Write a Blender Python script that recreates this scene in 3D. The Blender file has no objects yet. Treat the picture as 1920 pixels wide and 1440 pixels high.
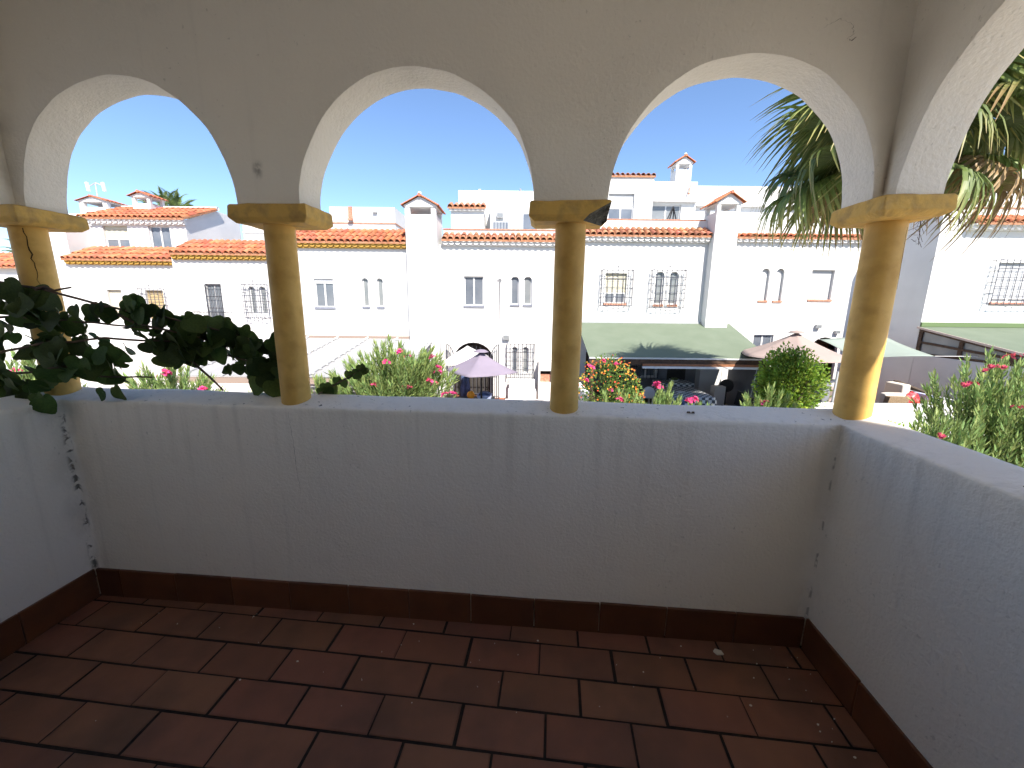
import bpy, bmesh, math, random
from math import sin, cos, pi, radians, sqrt, tan
from mathutils import Vector, Matrix, noise

random.seed(7)
sc = bpy.context.scene
COL = sc.collection

# ------------------------------------------------------------------ camera
CAM_H = 1.45
PITCH, ROLL, YAW = 0.19801, 0.01047, 0.08068      # yaw: balcony turned against the view direction
Fv = Vector((0, cos(PITCH), -sin(PITCH)))
Rv = Vector((1, 0, 0)); Uv = Rv.cross(Fv)
R2 = Rv * cos(ROLL) + Uv * sin(ROLL); U2 = -Rv * sin(ROLL) + Uv * cos(ROLL)
cam = bpy.data.cameras.new('camera'); cam.sensor_fit = 'HORIZONTAL'; cam.sensor_width = 36
cam.lens = 740.44 / 1920 * 36; cam.clip_start = 0.02; cam.clip_end = 2000
camo = bpy.data.objects.new('camera', cam); COL.objects.link(camo)
camo.matrix_world = Matrix(((R2.x, U2.x, -Fv.x, 0), (R2.y, U2.y, -Fv.y, 0), (R2.z, U2.z, -Fv.z, CAM_H), (0, 0, 0, 1)))
sc.camera = camo

# ------------------------------------------------------------------ sky, sun, exposure
SUN_EL, SUN_AZ = radians(46), radians(18)          # azimuth: to the right of straight behind the camera
SUNV = Vector((sin(SUN_AZ) * cos(SUN_EL), -cos(SUN_AZ) * cos(SUN_EL), sin(SUN_EL)))
w = bpy.data.worlds.new('World'); sc.world = w; w.use_nodes = True
nt = w.node_tree; bg = nt.nodes['Background']
sky = nt.nodes.new('ShaderNodeTexSky'); sky.sky_type = 'NISHITA'; sky.sun_disc = False
sky.sun_elevation = SUN_EL; sky.sun_rotation = math.atan2(SUNV.x, SUNV.y)
sky.air_density = 0.8; sky.dust_density = 0.2; sky.ozone_density = 4.0; sky.altitude = 10
nt.links.new(sky.outputs[0], bg.inputs[0]); bg.inputs[1].default_value = 0.09
sl = bpy.data.lights.new('sun', 'SUN'); sl.energy = 3.8; sl.angle = radians(0.5); sl.color = (1, 0.93, 0.83)
so = bpy.data.objects.new('sun', sl); COL.objects.link(so)
so.rotation_euler = (-SUNV).to_track_quat('-Z', 'Y').to_euler()
sc.view_settings.view_transform = 'Standard'; sc.view_settings.look = 'None'
sc.view_settings.gamma = 1; sc.view_settings.exposure = 1.56
sc.cycles.use_denoising = True
sc.cycles.use_adaptive_sampling = True; sc.cycles.adaptive_threshold = 0.03
sc.cycles.max_bounces = 8; sc.cycles.diffuse_bounces = 5; sc.cycles.glossy_bounces = 4
sc.cycles.caustics_reflective = False; sc.cycles.caustics_refractive = False

# ------------------------------------------------------------------ helpers
BAL = Matrix.Rotation(-YAW, 4, 'Z') @ Matrix.Translation((-2.19865, 1.57431, 0))   # balcony frame -> world
IDM = Matrix.Identity(4)

class MB:
    def __init__(s): s.v = []; s.f = []; s.m = []
    def face(s, pts, m=0):
        n = len(s.v); s.v += [tuple(p) for p in pts]; s.f.append(tuple(range(n, n + len(pts)))); s.m.append(m)
    def box(s, x0, x1, y0, y1, z0, z1, m=0):
        n = len(s.v)
        s.v += [(x0,y0,z0),(x1,y0,z0),(x1,y1,z0),(x0,y1,z0),(x0,y0,z1),(x1,y0,z1),(x1,y1,z1),(x0,y1,z1)]
        for q in ((3,2,1,0),(4,5,6,7),(0,1,5,4),(1,2,6,5),(2,3,7,6),(3,0,4,7)):
            s.f.append(tuple(n + i for i in q)); s.m.append(m)
        return s
    def hexa(s, p, m=0):                                   # eight corners, bottom ring then top ring
        n = len(s.v); s.v += [tuple(q) for q in p]
        for q in ((3,2,1,0),(4,5,6,7),(0,1,5,4),(1,2,6,5),(2,3,7,6),(3,0,4,7)):
            s.f.append(tuple(n + i for i in q)); s.m.append(m)
        return s
    def grid(s, rows, m=0, closed=False):
        n = len(s.v); k = len(rows[0])
        for r in rows: s.v += [tuple(p) for p in r]
        for i in range(len(rows) - 1):
            for j in range(k if closed else k - 1):
                j2 = (j + 1) % k
                s.f.append((n+i*k+j, n+i*k+j2, n+(i+1)*k+j2, n+(i+1)*k+j)); s.m.append(m)
        return s
    def tube(s, path, r, seg=6, m=0, cap=True):
        path = [Vector(p) for p in path]; rows = []
        for i, p in enumerate(path):
            d = (path[min(i+1, len(path)-1)] - path[max(i-1, 0)]).normalized()
            a = d.cross(Vector((0,0,1)));
            if a.length < 1e-3: a = Vector((1,0,0))
            a.normalize(); b = d.cross(a)
            rr = r[i] if isinstance(r, (list, tuple)) else r
            rows.append([p + (a*cos(2*pi*k/seg) + b*sin(2*pi*k/seg))*rr for k in range(seg)])
        n = len(s.v); s.grid(rows, m, True)
        if cap:
            s.f.append(tuple(n + k for k in range(seg))); s.m.append(m)
            e = n + (len(rows)-1)*seg; s.f.append(tuple(e + seg-1-k for k in range(seg))); s.m.append(m)
        return s
    def lathe(s, prof, c=(0,0,0), seg=24, m=0):
        rows = [[(c[0]+r*cos(2*pi*k/seg), c[1]+r*sin(2*pi*k/seg), c[2]+z) for k in range(seg)] for r, z in prof]
        return s.grid(rows, m, True)

def mesh(name, mb, mats, smooth=False, off=(0,0,0), weld=False):
    me = bpy.data.meshes.new(name); o = Vector(off)
    me.from_pydata([tuple(Vector(v) - o) for v in mb.v], [], mb.f)
    for m in (mats if isinstance(mats, (list, tuple)) else [mats]): me.materials.append(m)
    if any(mb.m): me.polygons.foreach_set('material_index', mb.m)
    if weld:
        bm = bmesh.new(); bm.from_mesh(me); bmesh.ops.remove_doubles(bm, verts=bm.verts, dist=1e-4)
        bmesh.ops.recalc_face_normals(bm, faces=bm.faces); bm.to_mesh(me); bm.free()
    if smooth: me.polygons.foreach_set('use_smooth', [True]*len(me.polygons))
    me.update(); return me

def tag(o, label=None, cat=None, group=None, kind=None):
    if label: o['label'] = label
    if cat: o['category'] = cat
    if group: o['group'] = group
    if kind: o['kind'] = kind
    elif cat: o['kind'] = 'thing'
    return o

BASE = {}
def thing(name, label, cat, base=(0,0,0), frame=IDM, group=None, kind=None):
    o = bpy.data.objects.new(name, None); COL.objects.link(o); o.empty_display_size = 0.1
    o.matrix_world = frame @ Matrix.Translation(base); BASE[o.name] = Vector(base)
    return tag(o, label, cat, group, kind)
def solo(name, mb, mats, label=None, cat=None, base=(0,0,0), frame=IDM, group=None, kind=None, smooth=False, weld=False):
    o = bpy.data.objects.new(name, mesh(name, mb, mats, smooth, base, weld)); COL.objects.link(o)
    o.matrix_world = frame @ Matrix.Translation(base); BASE[o.name] = Vector(base)
    return tag(o, label, cat, group, kind)
def part(name, mb, mats, parent, smooth=False, weld=False, kind=None):
    b = BASE[parent.name]
    o = bpy.data.objects.new(name, mesh(name, mb, mats, smooth, b, weld)); COL.objects.link(o)
    o.parent = parent; BASE[o.name] = b
    if kind: o['kind'] = kind
    return o
def inst(name, me, parent, mat):                            # shared mesh, matrix in the thing's frame coordinates
    o = bpy.data.objects.new(name, me); COL.objects.link(o); o.parent = parent
    o.matrix_local = Matrix.Translation(-BASE[parent.name]) @ mat; return o
def bevel(o, wd=.006, seg=2, ang=35):
    b = o.modifiers.new('bevel', 'BEVEL'); b.width = wd; b.segments = seg; b.limit_method = 'ANGLE'; b.angle_limit = radians(ang)
    return o

# ------------------------------------------------------------------ materials
def nodes(m):
    m.use_nodes = True; t = m.node_tree; return t, t.nodes['Principled BSDF'], t.nodes, t.links
def pm(name, col, rough=.8, col2=None, scale=6, bump=0, bscale=60, rnd=0, spec=.3, metal=0, attr=None, lo=.35, hi=.65, bdist=.01, hue=0, trans=0, detail=4):
    m = bpy.data.materials.new(name); t, b, N, L = nodes(m)
    b.inputs['Roughness'].default_value = rough; b.inputs['Specular IOR Level'].default_value = spec; b.inputs['Metallic'].default_value = metal
    tc = N.new('ShaderNodeTexCoord'); out = None
    def rgb(c): n = N.new('ShaderNodeRGB'); n.outputs[0].default_value = (*c, 1); return n.outputs[0]
    out = rgb(col)
    if col2:
        nz = N.new('ShaderNodeTexNoise'); nz.inputs['Scale'].default_value = scale; nz.inputs['Detail'].default_value = detail
        mr = N.new('ShaderNodeMapRange'); mr.inputs[1].default_value = lo; mr.inputs[2].default_value = hi
        mx = N.new('ShaderNodeMix'); mx.data_type = 'RGBA'
        if rnd:
            oi = N.new('ShaderNodeObjectInfo'); mul = N.new('ShaderNodeMath'); mul.operation = 'MULTIPLY'; mul.inputs[1].default_value = 31
            L.new(oi.outputs['Random'], mul.inputs[0]); nz.noise_dimensions = '4D'; L.new(mul.outputs[0], nz.inputs['W'])
        L.new(tc.outputs['Object'], nz.inputs['Vector']); L.new(nz.outputs[0], mr.inputs[0]); L.new(mr.outputs[0], mx.inputs[0])
        L.new(out, mx.inputs[6]); mx.inputs[7].default_value = (*col2, 1); out = mx.outputs[2]
    if rnd or attr:
        hs = N.new('ShaderNodeHueSaturation'); mr2 = N.new('ShaderNodeMapRange')
        mr2.inputs[3].default_value = 1 - (rnd or .3); mr2.inputs[4].default_value = 1 + (rnd or .3)
        if attr: a = N.new('ShaderNodeAttribute'); a.attribute_name = attr; src = a.outputs['Fac']
        else: oi2 = N.new('ShaderNodeObjectInfo'); src = oi2.outputs['Random']
        L.new(src, mr2.inputs[0]); L.new(mr2.outputs[0], hs.inputs['Value']); L.new(out, hs.inputs['Color'])
        if hue:
            mr3 = N.new('ShaderNodeMapRange'); mr3.inputs[3].default_value = .5 - hue; mr3.inputs[4].default_value = .5 + hue
            fr = N.new('ShaderNodeMath'); fr.operation = 'FRACT'; mu = N.new('ShaderNodeMath'); mu.operation = 'MULTIPLY'; mu.inputs[1].default_value = 7.3
            L.new(src, mu.inputs[0]); L.new(mu.outputs[0], fr.inputs[0]); L.new(fr.outputs[0], mr3.inputs[0]); L.new(mr3.outputs[0], hs.inputs['Hue'])
        out = hs.outputs[0]
    L.new(out, b.inputs['Base Color'])
    if bump:
        nb = N.new('ShaderNodeTexNoise'); nb.inputs['Scale'].default_value = bscale; nb.inputs['Detail'].default_value = 5
        bp = N.new('ShaderNodeBump'); bp.inputs['Strength'].default_value = bump; bp.inputs['Distance'].default_value = bdist
        L.new(tc.outputs['Object'], nb.inputs['Vector']); L.new(nb.outputs[0], bp.inputs['Height']); L.new(bp.outputs[0], b.inputs['Normal'])
    if trans:
        tr = N.new('ShaderNodeBsdfTranslucent'); ms = N.new('ShaderNodeMixShader'); ms.inputs[0].default_value = trans
        L.new(out, tr.inputs[0]); L.new(b.outputs[0], ms.inputs[1]); L.new(tr.outputs[0], ms.inputs[2])
        L.new(ms.outputs[0], N['Material Output'].inputs['Surface'])
    return m

def plaster_material():
    """white-washed wall: trowel relief, faint grime patches, dark lichen specks, mould along the two inner corners"""
    m = bpy.data.materials.new('balcony_plaster'); t, b, N, L = nodes(m)
    b.inputs['Roughness'].default_value = .85; b.inputs['Specular IOR Level'].default_value = .2
    tc = N.new('ShaderNodeTexCoord'); P = tc.outputs['Object']
    def nz(scale, detail=4, dist=0, vec=P):
        n = N.new('ShaderNodeTexNoise'); n.inputs['Scale'].default_value = scale; n.inputs['Detail'].default_value = detail
        n.inputs['Distortion'].default_value = dist; L.new(vec, n.inputs['Vector']); return n.outputs[0]
    def mr(src, a, c, d=0, e=1):
        n = N.new('ShaderNodeMapRange'); n.interpolation_type = 'SMOOTHSTEP'
        for i, v in zip((1,2,3,4), (a,c,d,e)): n.inputs[i].default_value = v
        L.new(src, n.inputs[0]); return n.outputs[0]
    def op(o, a, c):
        n = N.new('ShaderNodeMath'); n.operation = o
        for i, v in enumerate((a, c)):
            if isinstance(v, (int, float)): n.inputs[i].default_value = v
            else: L.new(v, n.inputs[i])
        return n.outputs[0]
    def mix(f, a, c):
        n = N.new('ShaderNodeMix'); n.data_type = 'RGBA'; L.new(f, n.inputs[0])
        for i, v in ((6, a), (7, c)):
            if isinstance(v, tuple): n.inputs[i].default_value = (*v, 1)
            else: L.new(v, n.inputs[i])
        return n.outputs[2]
    base = mix(mr(nz(1.7, 5), .35, .7), (.87, .825, .745), (.83, .79, .72))
    base = mix(op('MULTIPLY', mr(nz(7, 6, .5), .60, .80), .12), base, (.48, .45, .40))
    sep = N.new('ShaderNodeSeparateXYZ'); L.new(P, sep.inputs[0])
    X, Y, Z = sep.outputs
    # streaks running down
    mp = N.new('ShaderNodeMapping'); mp.inputs['Scale'].default_value = (22, 22, .9); L.new(P, mp.inputs[0])
    base = mix(op('MULTIPLY', mr(nz(1, 4, 0, mp.outputs[0]), .58, .80), .14), base, (.45, .43, .39))
    drip = op('MULTIPLY', mr(nz(1, 5, 0, mp.outputs[0]), .50, .66), op('MULTIPLY', mr(Z, .62, .99), mr(Z, 1.0, 1.03, 1, 0)))
    base = mix(op('MULTIPLY', drip, .17), base, (.46, .43, .37))
    # specks, more of them on the top of the ledge
    sp = mr(nz(60, 3, .3), .655, .72); top = mr(Z, .985, 1.02); low = mr(Z, 1.06, 1.2, 1, 0); top = op('MULTIPLY', top, low)
    pat = mr(nz(3, 2), .42, .62)
    base = mix(op('MULTIPLY', op('MULTIPLY', sp, pat), op('ADD', op('MULTIPLY', top, .95), .22)), base, (.06, .058, .05))
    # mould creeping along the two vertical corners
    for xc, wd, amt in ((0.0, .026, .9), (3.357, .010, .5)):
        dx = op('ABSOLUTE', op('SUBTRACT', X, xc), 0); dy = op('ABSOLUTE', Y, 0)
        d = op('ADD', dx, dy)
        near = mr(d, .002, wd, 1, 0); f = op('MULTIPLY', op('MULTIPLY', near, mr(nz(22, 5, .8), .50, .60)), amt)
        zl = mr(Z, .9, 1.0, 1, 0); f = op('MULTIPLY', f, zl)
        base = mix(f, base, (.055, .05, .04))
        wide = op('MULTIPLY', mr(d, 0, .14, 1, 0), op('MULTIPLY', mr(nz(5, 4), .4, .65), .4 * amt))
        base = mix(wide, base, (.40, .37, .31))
    # rust-brown drip at the top of the right corner, smoke smudge on the pier
    dd = op('ADD', op('ABSOLUTE', op('SUBTRACT', X, 3.357), 0), op('ABSOLUTE', Y, 0))
    f = op('MULTIPLY', mr(dd, .0, .022, 1, 0), op('MULTIPLY', mr(Z, 1.83, 1.85), mr(Z, 1.9, 2.1, 1, 0)))
    base = mix(op('MULTIPLY', f, .6), base, (.22, .13, .06))
    sx = op('SUBTRACT', X, 1.075); sz = op('MULTIPLY', op('SUBTRACT', Z, 1.955), .6)
    rr = op('SQRT', op('ADD', op('MULTIPLY', sx, sx), op('MULTIPLY', sz, sz)), 0)
    f = op('MULTIPLY', mr(rr, .0, .03, 1, 0), mr(nz(30, 4), .35, .6))
    base = mix(op('MULTIPLY', f, .7), base, (.12, .11, .10))
    L.new(base, b.inputs['Base Color'])
    h = op('ADD', op('MULTIPLY', nz(75, 5), .55), op('MULTIPLY', nz(9, 4, .4), .8))
    h = op('ADD', h, op('MULTIPLY', nz(170, 3), .16))
    bp = N.new('ShaderNodeBump'); bp.inputs['Strength'].default_value = .55; bp.inputs['Distance'].default_value = .011
    L.new(h, bp.inputs['Height']); L.new(bp.outputs[0], b.inputs['Normal'])
    return m

M = {}
M['plaster'] = plaster_material()
M['ochre'] = pm('ochre_paint', (.70, .445, .125), .55, (.58, .345, .085), 9, .25, 30, spec=.35, bdist=.006)
M['ochre_worn'] = pm('ochre_paint_worn', (.68, .43, .115), .7, (.47, .31, .11), 16, .5, 45, spec=.25, lo=.45, hi=.75)
M['mortar'] = pm('broken_mortar', (.05, .05, .045), .95, (.12, .115, .10), 40, .9, 90)
M['crack'] = pm('crack_shadow', (.06, .035, .015), .95)
M['hair_crack'] = pm('hairline_crack', (.22, .20, .17), .95)
M['tile'] = pm('floor_tile', (.25, .105, .062), .52, (.195, .085, .055), 7, .25, 25, rnd=.11, spec=.4, lo=.3, hi=.72, bdist=.003, hue=.007)
def add_grime(m, scale, amt, lo, hi, col):
    t, b, N, L = nodes(m); src = b.inputs['Base Color'].links[0].from_socket
    g = N.new('ShaderNodeNewGeometry'); nz = N.new('ShaderNodeTexNoise'); nz.inputs['Scale'].default_value = scale; nz.inputs['Detail'].default_value = 6
    mr = N.new('ShaderNodeMapRange'); mr.inputs[1].default_value = lo; mr.inputs[2].default_value = hi; mr.inputs[4].default_value = amt
    mx = N.new('ShaderNodeMix'); mx.data_type = 'RGBA'; L.new(g.outputs['Position'], nz.inputs['Vector']); L.new(nz.outputs[0], mr.inputs[0]); L.new(mr.outputs[0], mx.inputs[0])
    L.new(src, mx.inputs[6]); mx.inputs[7].default_value = (*col, 1); L.new(mx.outputs[2], b.inputs['Base Color'])
    r2 = N.new('ShaderNodeMapRange'); r2.inputs[1].default_value = lo; r2.inputs[2].default_value = hi; r2.inputs[3].default_value = b.inputs['Roughness'].default_value; r2.inputs[4].default_value = .8
    L.new(nz.outputs[0], r2.inputs[0]); L.new(r2.outputs[0], b.inputs['Roughness'])
add_grime(M['tile'], 3.2, .55, .46, .72, (.08, .06, .05))
add_grime(M['ochre'], 13, .5, .50, .74, (.36, .20, .05)); add_grime(M['ochre_worn'], 20, .55, .52, .72, (.30, .20, .09))
M['skirt'] = pm('skirting_tile', (.135, .050, .022), .38, (.095, .036, .018), 8, .12, 20, rnd=.2, spec=.4)
M['grout'] = pm('grout', (.018, .013, .010), .95, (.03, .022, .017), 40, .6, 80)
M['chip'] = pm('paint_flake', (.55, .52, .46), .9, rnd=.3)
M['white'] = pm('whitewash', (.62, .618, .61), .9, (.58, .578, .57), 1.3, .12, 30, spec=.15, bdist=.012)
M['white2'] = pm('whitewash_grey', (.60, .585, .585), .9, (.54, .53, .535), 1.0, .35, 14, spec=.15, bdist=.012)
M['backwall'] = pm('house_wall_white', (.85, .81, .74), .9, (.81, .77, .70), 2)
M['shade_wall'] = pm('shaded_wall_grey', (.20, .205, .225), .9, (.17, .175, .195), 2, .2, 20)  # pergola shade put into the wall colour
M['trim'] = pm('white_trim', (.66, .655, .64), .8, (.58, .57, .56), 5)
M['roof'] = pm('roof_tile', (.40, .125, .060), .85, (.48, .20, .115), 5, .3, 30, rnd=.25, lo=.4, hi=.75, hue=.012)
M['roof2'] = pm('roof_tile_weathered', (.36, .135, .07), .88, (.47, .25, .155), 8, .4, 30, rnd=.32, lo=.35, hi=.7, hue=.015)
M['roofbed'] = pm('roof_bed', (.30, .12, .06), .95, (.38, .2, .12), 9)
M['yellow'] = pm('eave_yellow', (.40, .24, .045), .75, (.33, .19, .04), 6)
M['brick'] = pm('sill_brick', (.36, .15, .09), .85, (.44, .25, .18), 14)
M['tilesill'] = pm('glazed_sill_tile', (.25, .26, .29), .5, (.12, .13, .18), 25)
M['glass'] = pm('window_glass', (.10, .115, .14), .06, (.16, .175, .20), 1.2, spec=.6)
M['glass_pale'] = pm('window_glass_pale', (.15, .165, .175), .1, (.22, .23, .235), 1.5, spec=.5)
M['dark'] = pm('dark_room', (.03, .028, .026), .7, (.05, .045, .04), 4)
M['pvc'] = pm('white_pvc', (.62, .62, .62), .4)
M['slat'] = pm('weathered_white_slat', (.32, .32, .325), .6, (.28, .28, .285), 3)
M['taupe'] = pm('taupe_paint', (.27, .205, .17), .8)
M['greyframe'] = pm('grey_frame', (.35, .36, .37), .45)
M['shutter'] = pm('roller_shutter', (.50, .47, .37), .6)
M['shutter_tan'] = pm('roller_shutter_tan', (.42, .32, .17), .6)
M['shutter_white'] = pm('roller_shutter_white', (.47, .475, .48), .6)
M['curtain'] = pm('curtain', (.52, .51, .47), .9, (.42, .41, .38), 9)
M['iron'] = pm('wrought_iron', (.05, .05, .06), .6, rnd=.1)
M['iron_blue'] = pm('painted_iron_grey', (.07, .075, .10), .6)
M['terrace'] = pm('terracotta_paving', (.32, .115, .06), .75, (.26, .10, .055), 2.5, .1, 30)
M['shade_floor'] = pm('shade_dark_floor', (.075, .05, .04), .7, (.055, .04, .032), 3)  # shade under the pergola put into the floor tone
M['ground'] = pm('ground', (.50, .46, .39), .95, (.42, .38, .32), .7, .4, 8)
M['path'] = pm('pavement', (.50, .47, .42), .9, (.43, .40, .36), 2, .2, 20)
M['green_roof'] = pm('green_roof_felt', (.135, .165, .12), .9, (.118, .148, .105), 1.5, .2, 60)
M['green_roof2'] = pm('green_roof_edge', (.115, .165, .075), .85)
M['wood'] = pm('brown_timber', (.085, .05, .032), .7, (.05, .03, .02), 12)
M['wood_red'] = pm('red_timber', (.30, .13, .06), .7, (.24, .10, .05), 10)
M['lavender'] = pm('lavender_canvas', (.28, .24, .305), .9, (.25, .215, .275), 2, trans=.2)
M['canvas'] = pm('white_canvas', (.62, .60, .58), .9, trans=.15)
M['pink'] = pm('faded_pink_canvas', (.40, .315, .285), .9, (.35, .275, .25), 1.5, trans=.2)
M['sail'] = pm('mint_sail', (.29, .34, .30), .8, trans=.2)
M['black'] = pm('black_metal', (.02, .02, .022), .5)
M['alu'] = pm('aluminium', (.55, .55, .56), .45, metal=.3)
M['mesh_grey'] = pm('grey_textilene', (.50, .51, .52), .8)
M['plastic'] = pm('white_plastic', (.72, .72, .71), .4)
M['rattan'] = pm('tan_rattan', (.28, .20, .12), .75, (.20, .14, .085), 30, .5, 60)
M['rattan_dark'] = pm('dark_rattan', (.10, .075, .055), .75, (.07, .05, .04), 30, .5, 60)
M['cushion'] = pm('cream_cushion', (.62, .57, .50), .95)
M['cloth_tan'] = pm('beige_towel', (.52, .42, .37), .95, (.46, .37, .33), 6)
M['red'] = pm('red_plastic_bag', (.60, .03, .04), .35, (.70, .25, .25), 9, lo=.5, hi=.75)
M['purple'] = pm('purple_cloth', (.11, .06, .22), .9)
M['orange'] = pm('orange_ball', (.80, .30, .02), .45)
M['blue'] = pm('blue_cloth', (.10, .14, .26), .9, (.04, .05, .10), 7)
M['cloth_pale'] = pm('pale_blue_cloth', (.45, .50, .70), .9)
M['stem'] = pm('woody_stem', (.075, .048, .033), .9, (.11, .08, .06), 20)
M['greenstem'] = pm('green_stem', (.11, .14, .05), .8)
M['vine'] = pm('vine_leaf', (.056, .092, .022), .6, (.036, .064, .016), 14, rnd=.5, hue=.02, trans=.26, spec=.18)
M['oleander'] = pm('oleander_leaf', (.19, .26, .085), .5, attr='rnd', rnd=.5, hue=.03, trans=.28)
M['shrub'] = pm('shrub_leaf', (.19, .29, .035), .45, attr='rnd', rnd=.45, hue=.03, trans=.25)
M['lantana'] = pm('lantana_leaf', (.10, .16, .03), .6, attr='rnd', rnd=.45, hue=.03, trans=.2)
M['petal'] = pm('pink_petal', (.66, .06, .20), .7, attr='rnd', rnd=.3, hue=.02, trans=.2)
M['petal_red'] = pm('dusty_red_petal', (.45, .06, .10), .7, attr='rnd', rnd=.3, hue=.02, trans=.2)
M['petal_orange'] = pm('orange_petal', (.55, .19, .035), .7, attr='rnd', rnd=.35, hue=.04)
M['trunk'] = pm('palm_trunk', (.16, .12, .085), .95, (.09, .065, .045), 14, .9, 30)
M['skin'] = pm('skin', (.45, .22, .14), .6)
M['hair'] = pm('reddish_hair', (.22, .07, .03), .7)
M['darkgreen'] = pm('dark_green_shirt', (.018, .032, .030), .9)
M['darktrousers'] = pm('black_trousers', (.012, .012, .014), .9)
def check_material():
    m = bpy.data.materials.new('checked_cloth'); t, b, N, L = nodes(m); b.inputs['Roughness'].default_value = .8
    c = N.new('ShaderNodeTexChecker'); c.inputs['Scale'].default_value = 9; c.inputs['Color1'].default_value = (.55,.56,.55,1); c.inputs['Color2'].default_value = (.05,.06,.07,1)
    tc = N.new('ShaderNodeTexCoord'); L.new(tc.outputs['Object'], c.inputs[0]); L.new(c.outputs[0], b.inputs['Base Color']); return m
M['check'] = check_material()
def frond_material():
    m = bpy.data.materials.new('palm_frond'); t, b, N, L = nodes(m); b.inputs['Roughness'].default_value = .5
    a = N.new('ShaderNodeAttribute'); a.attribute_name = 'along'
    oi = N.new('ShaderNodeObjectInfo')
    r = N.new('ShaderNodeValToRGB'); e = r.color_ramp.elements
    e[0].position = 0; e[0].color = (.060, .105, .026, 1); e[1].position = 1; e[1].color = (.42, .28, .13, 1)
    x = e.new(.66); x.color = (.13, .18, .045, 1); x = e.new(.87); x.color = (.29, .28, .085, 1)
    hs = N.new('ShaderNodeHueSaturation'); mr = N.new('ShaderNodeMapRange'); mr.inputs[3].default_value = .65; mr.inputs[4].default_value = 1.45
    L.new(a.outputs['Fac'], r.inputs[0]); L.new(oi.outputs['Random'], mr.inputs[0]); L.new(mr.outputs[0], hs.inputs['Value'])
    L.new(r.outputs[0], hs.inputs['Color']); L.new(hs.outputs[0], b.inputs['Base Color'])
    tr = N.new('ShaderNodeBsdfTranslucent'); ms = N.new('ShaderNodeMixShader'); ms.inputs[0].default_value = .22
    L.new(hs.outputs[0], tr.inputs[0]); L.new(b.outputs[0], ms.inputs[1]); L.new(tr.outputs[0], ms.inputs[2])
    L.new(ms.outputs[0], N['Material Output'].inputs['Surface']); return m
M['frond'] = frond_material()

# ================================================================== THE BALCONY (balcony frame: x along the front, y outward, floor z = 0)
W, T, HS, DEEP = 3.357, 0.15, 0.15, 3.1  # unseen rear part deepened, with open side arches, to light the parapet

# floor slab and tiles
fl = thing('balcony_floor', None, None, (0,0,0), BAL, kind='structure')
part('grout_bed', MB().box(-.02, W+.02, -DEEP, .02, -.25, -.0045), M['grout'], fl)
def clip(poly, a, b, c):                                   # keep a*x+b*y<=c
    out = []
    for i in range(len(poly)):
        p, q = poly[i], poly[(i+1) % len(poly)]
        dp, dq = a*p[0]+b*p[1]-c, a*q[0]+b*q[1]-c
        if dp <= 0: out.append(p)
        if dp*dq < 0: s = dp/(dp-dq); out.append((p[0]+(q[0]-p[0])*s, p[1]+(q[1]-p[1])*s))
    return out
def area(p): return abs(sum(p[i][0]*p[(i+1)%len(p)][1]-p[(i+1)%len(p)][0]*p[i][1] for i in range(len(p))))/2
def slab(poly, zt, zb, ch):                                # tile with chamfered upper edge
    mb = MB(); cx = sum(p[0] for p in poly)/len(poly); cy = sum(p[1] for p in poly)/len(poly)
    inn = []
    for p in poly:
        d = Vector((cx-p[0], cy-p[1])); d = d.normalized()*ch; inn.append((p[0]+d.x, p[1]+d.y))
    n = len(poly)
    rows = [[(x,y,zb) for x,y in poly], [(x,y,zt-ch*.5) for x,y in poly], [(x,y,zt) for x,y in inn]]
    mb.grid(rows, 0, True); mb.f.append(tuple(2*n+i for i in range(n))); mb.m.append(0); return mb
GA = radians(-1.35); ca, sa = cos(GA), sin(GA)
def g2b(u, v): return (ca*u - sa*v, sa*u + ca*v)
tile_me = mesh('floor_tile', slab([(-.1462,-.0700),(.1462,-.0700),(.1462,.0700),(-.1462,.0700)], 0, -.03, .006), M['tile'])
TU, TV = .302, .1497
rowx = {0: 1.469, 1: 1.311, 2: 1.469, 3: 1.641, 4: 1.47, 5: 1.62}
for r in range(0, 15):
    v1 = -.043 + .1497*1 - r*TV; v0 = v1 - TV              # row 0 is the cut strip by the wall
    x0 = rowx.get(r, 1.469 + (.16 if r % 2 else 0)) + .009*(r == 0)
    for k in range(-7, 10):
        uc = x0 + k*TU + .151 + random.uniform(-.003, .003); vc = (v0+v1)/2 + random.uniform(-.002, .002)
        quad = [g2b(uc+a, vc+b) for a, b in ((-.1462,-.0700),(.1462,-.0700),(.1462,.0700),(-.1462,.0700))]
        full = all(.005 < x < W-.005 and -DEEP < y < -.014 for x, y in quad)
        q = clip(clip(clip(clip(quad, 1, 0, W-.014), -1, 0, -.014), 0, 1, -.014), 0, -1, DEEP)
        if len(q) < 3 or area(q) < .0015: continue
        dz = random.uniform(-.0012, .0008)
        if full:
            c = g2b(uc, vc)
            inst('floor_tile', tile_me, fl, Matrix.Translation((c[0], c[1], dz)) @ Matrix.Rotation(GA + random.uniform(-.006,.006), 4, 'Z') @ Matrix.Rotation(random.uniform(-.004,.004), 4, 'X'))
        else:
            cx = sum(p[0] for p in q)/len(q); cy = sum(p[1] for p in q)/len(q)
            me = mesh('floor_tile', slab([(x-cx, y-cy) for x, y in q], 0, -.02, .005), M['tile'])
            inst('floor_tile', me, fl, Matrix.Translation((cx, cy, dz)))
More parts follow.
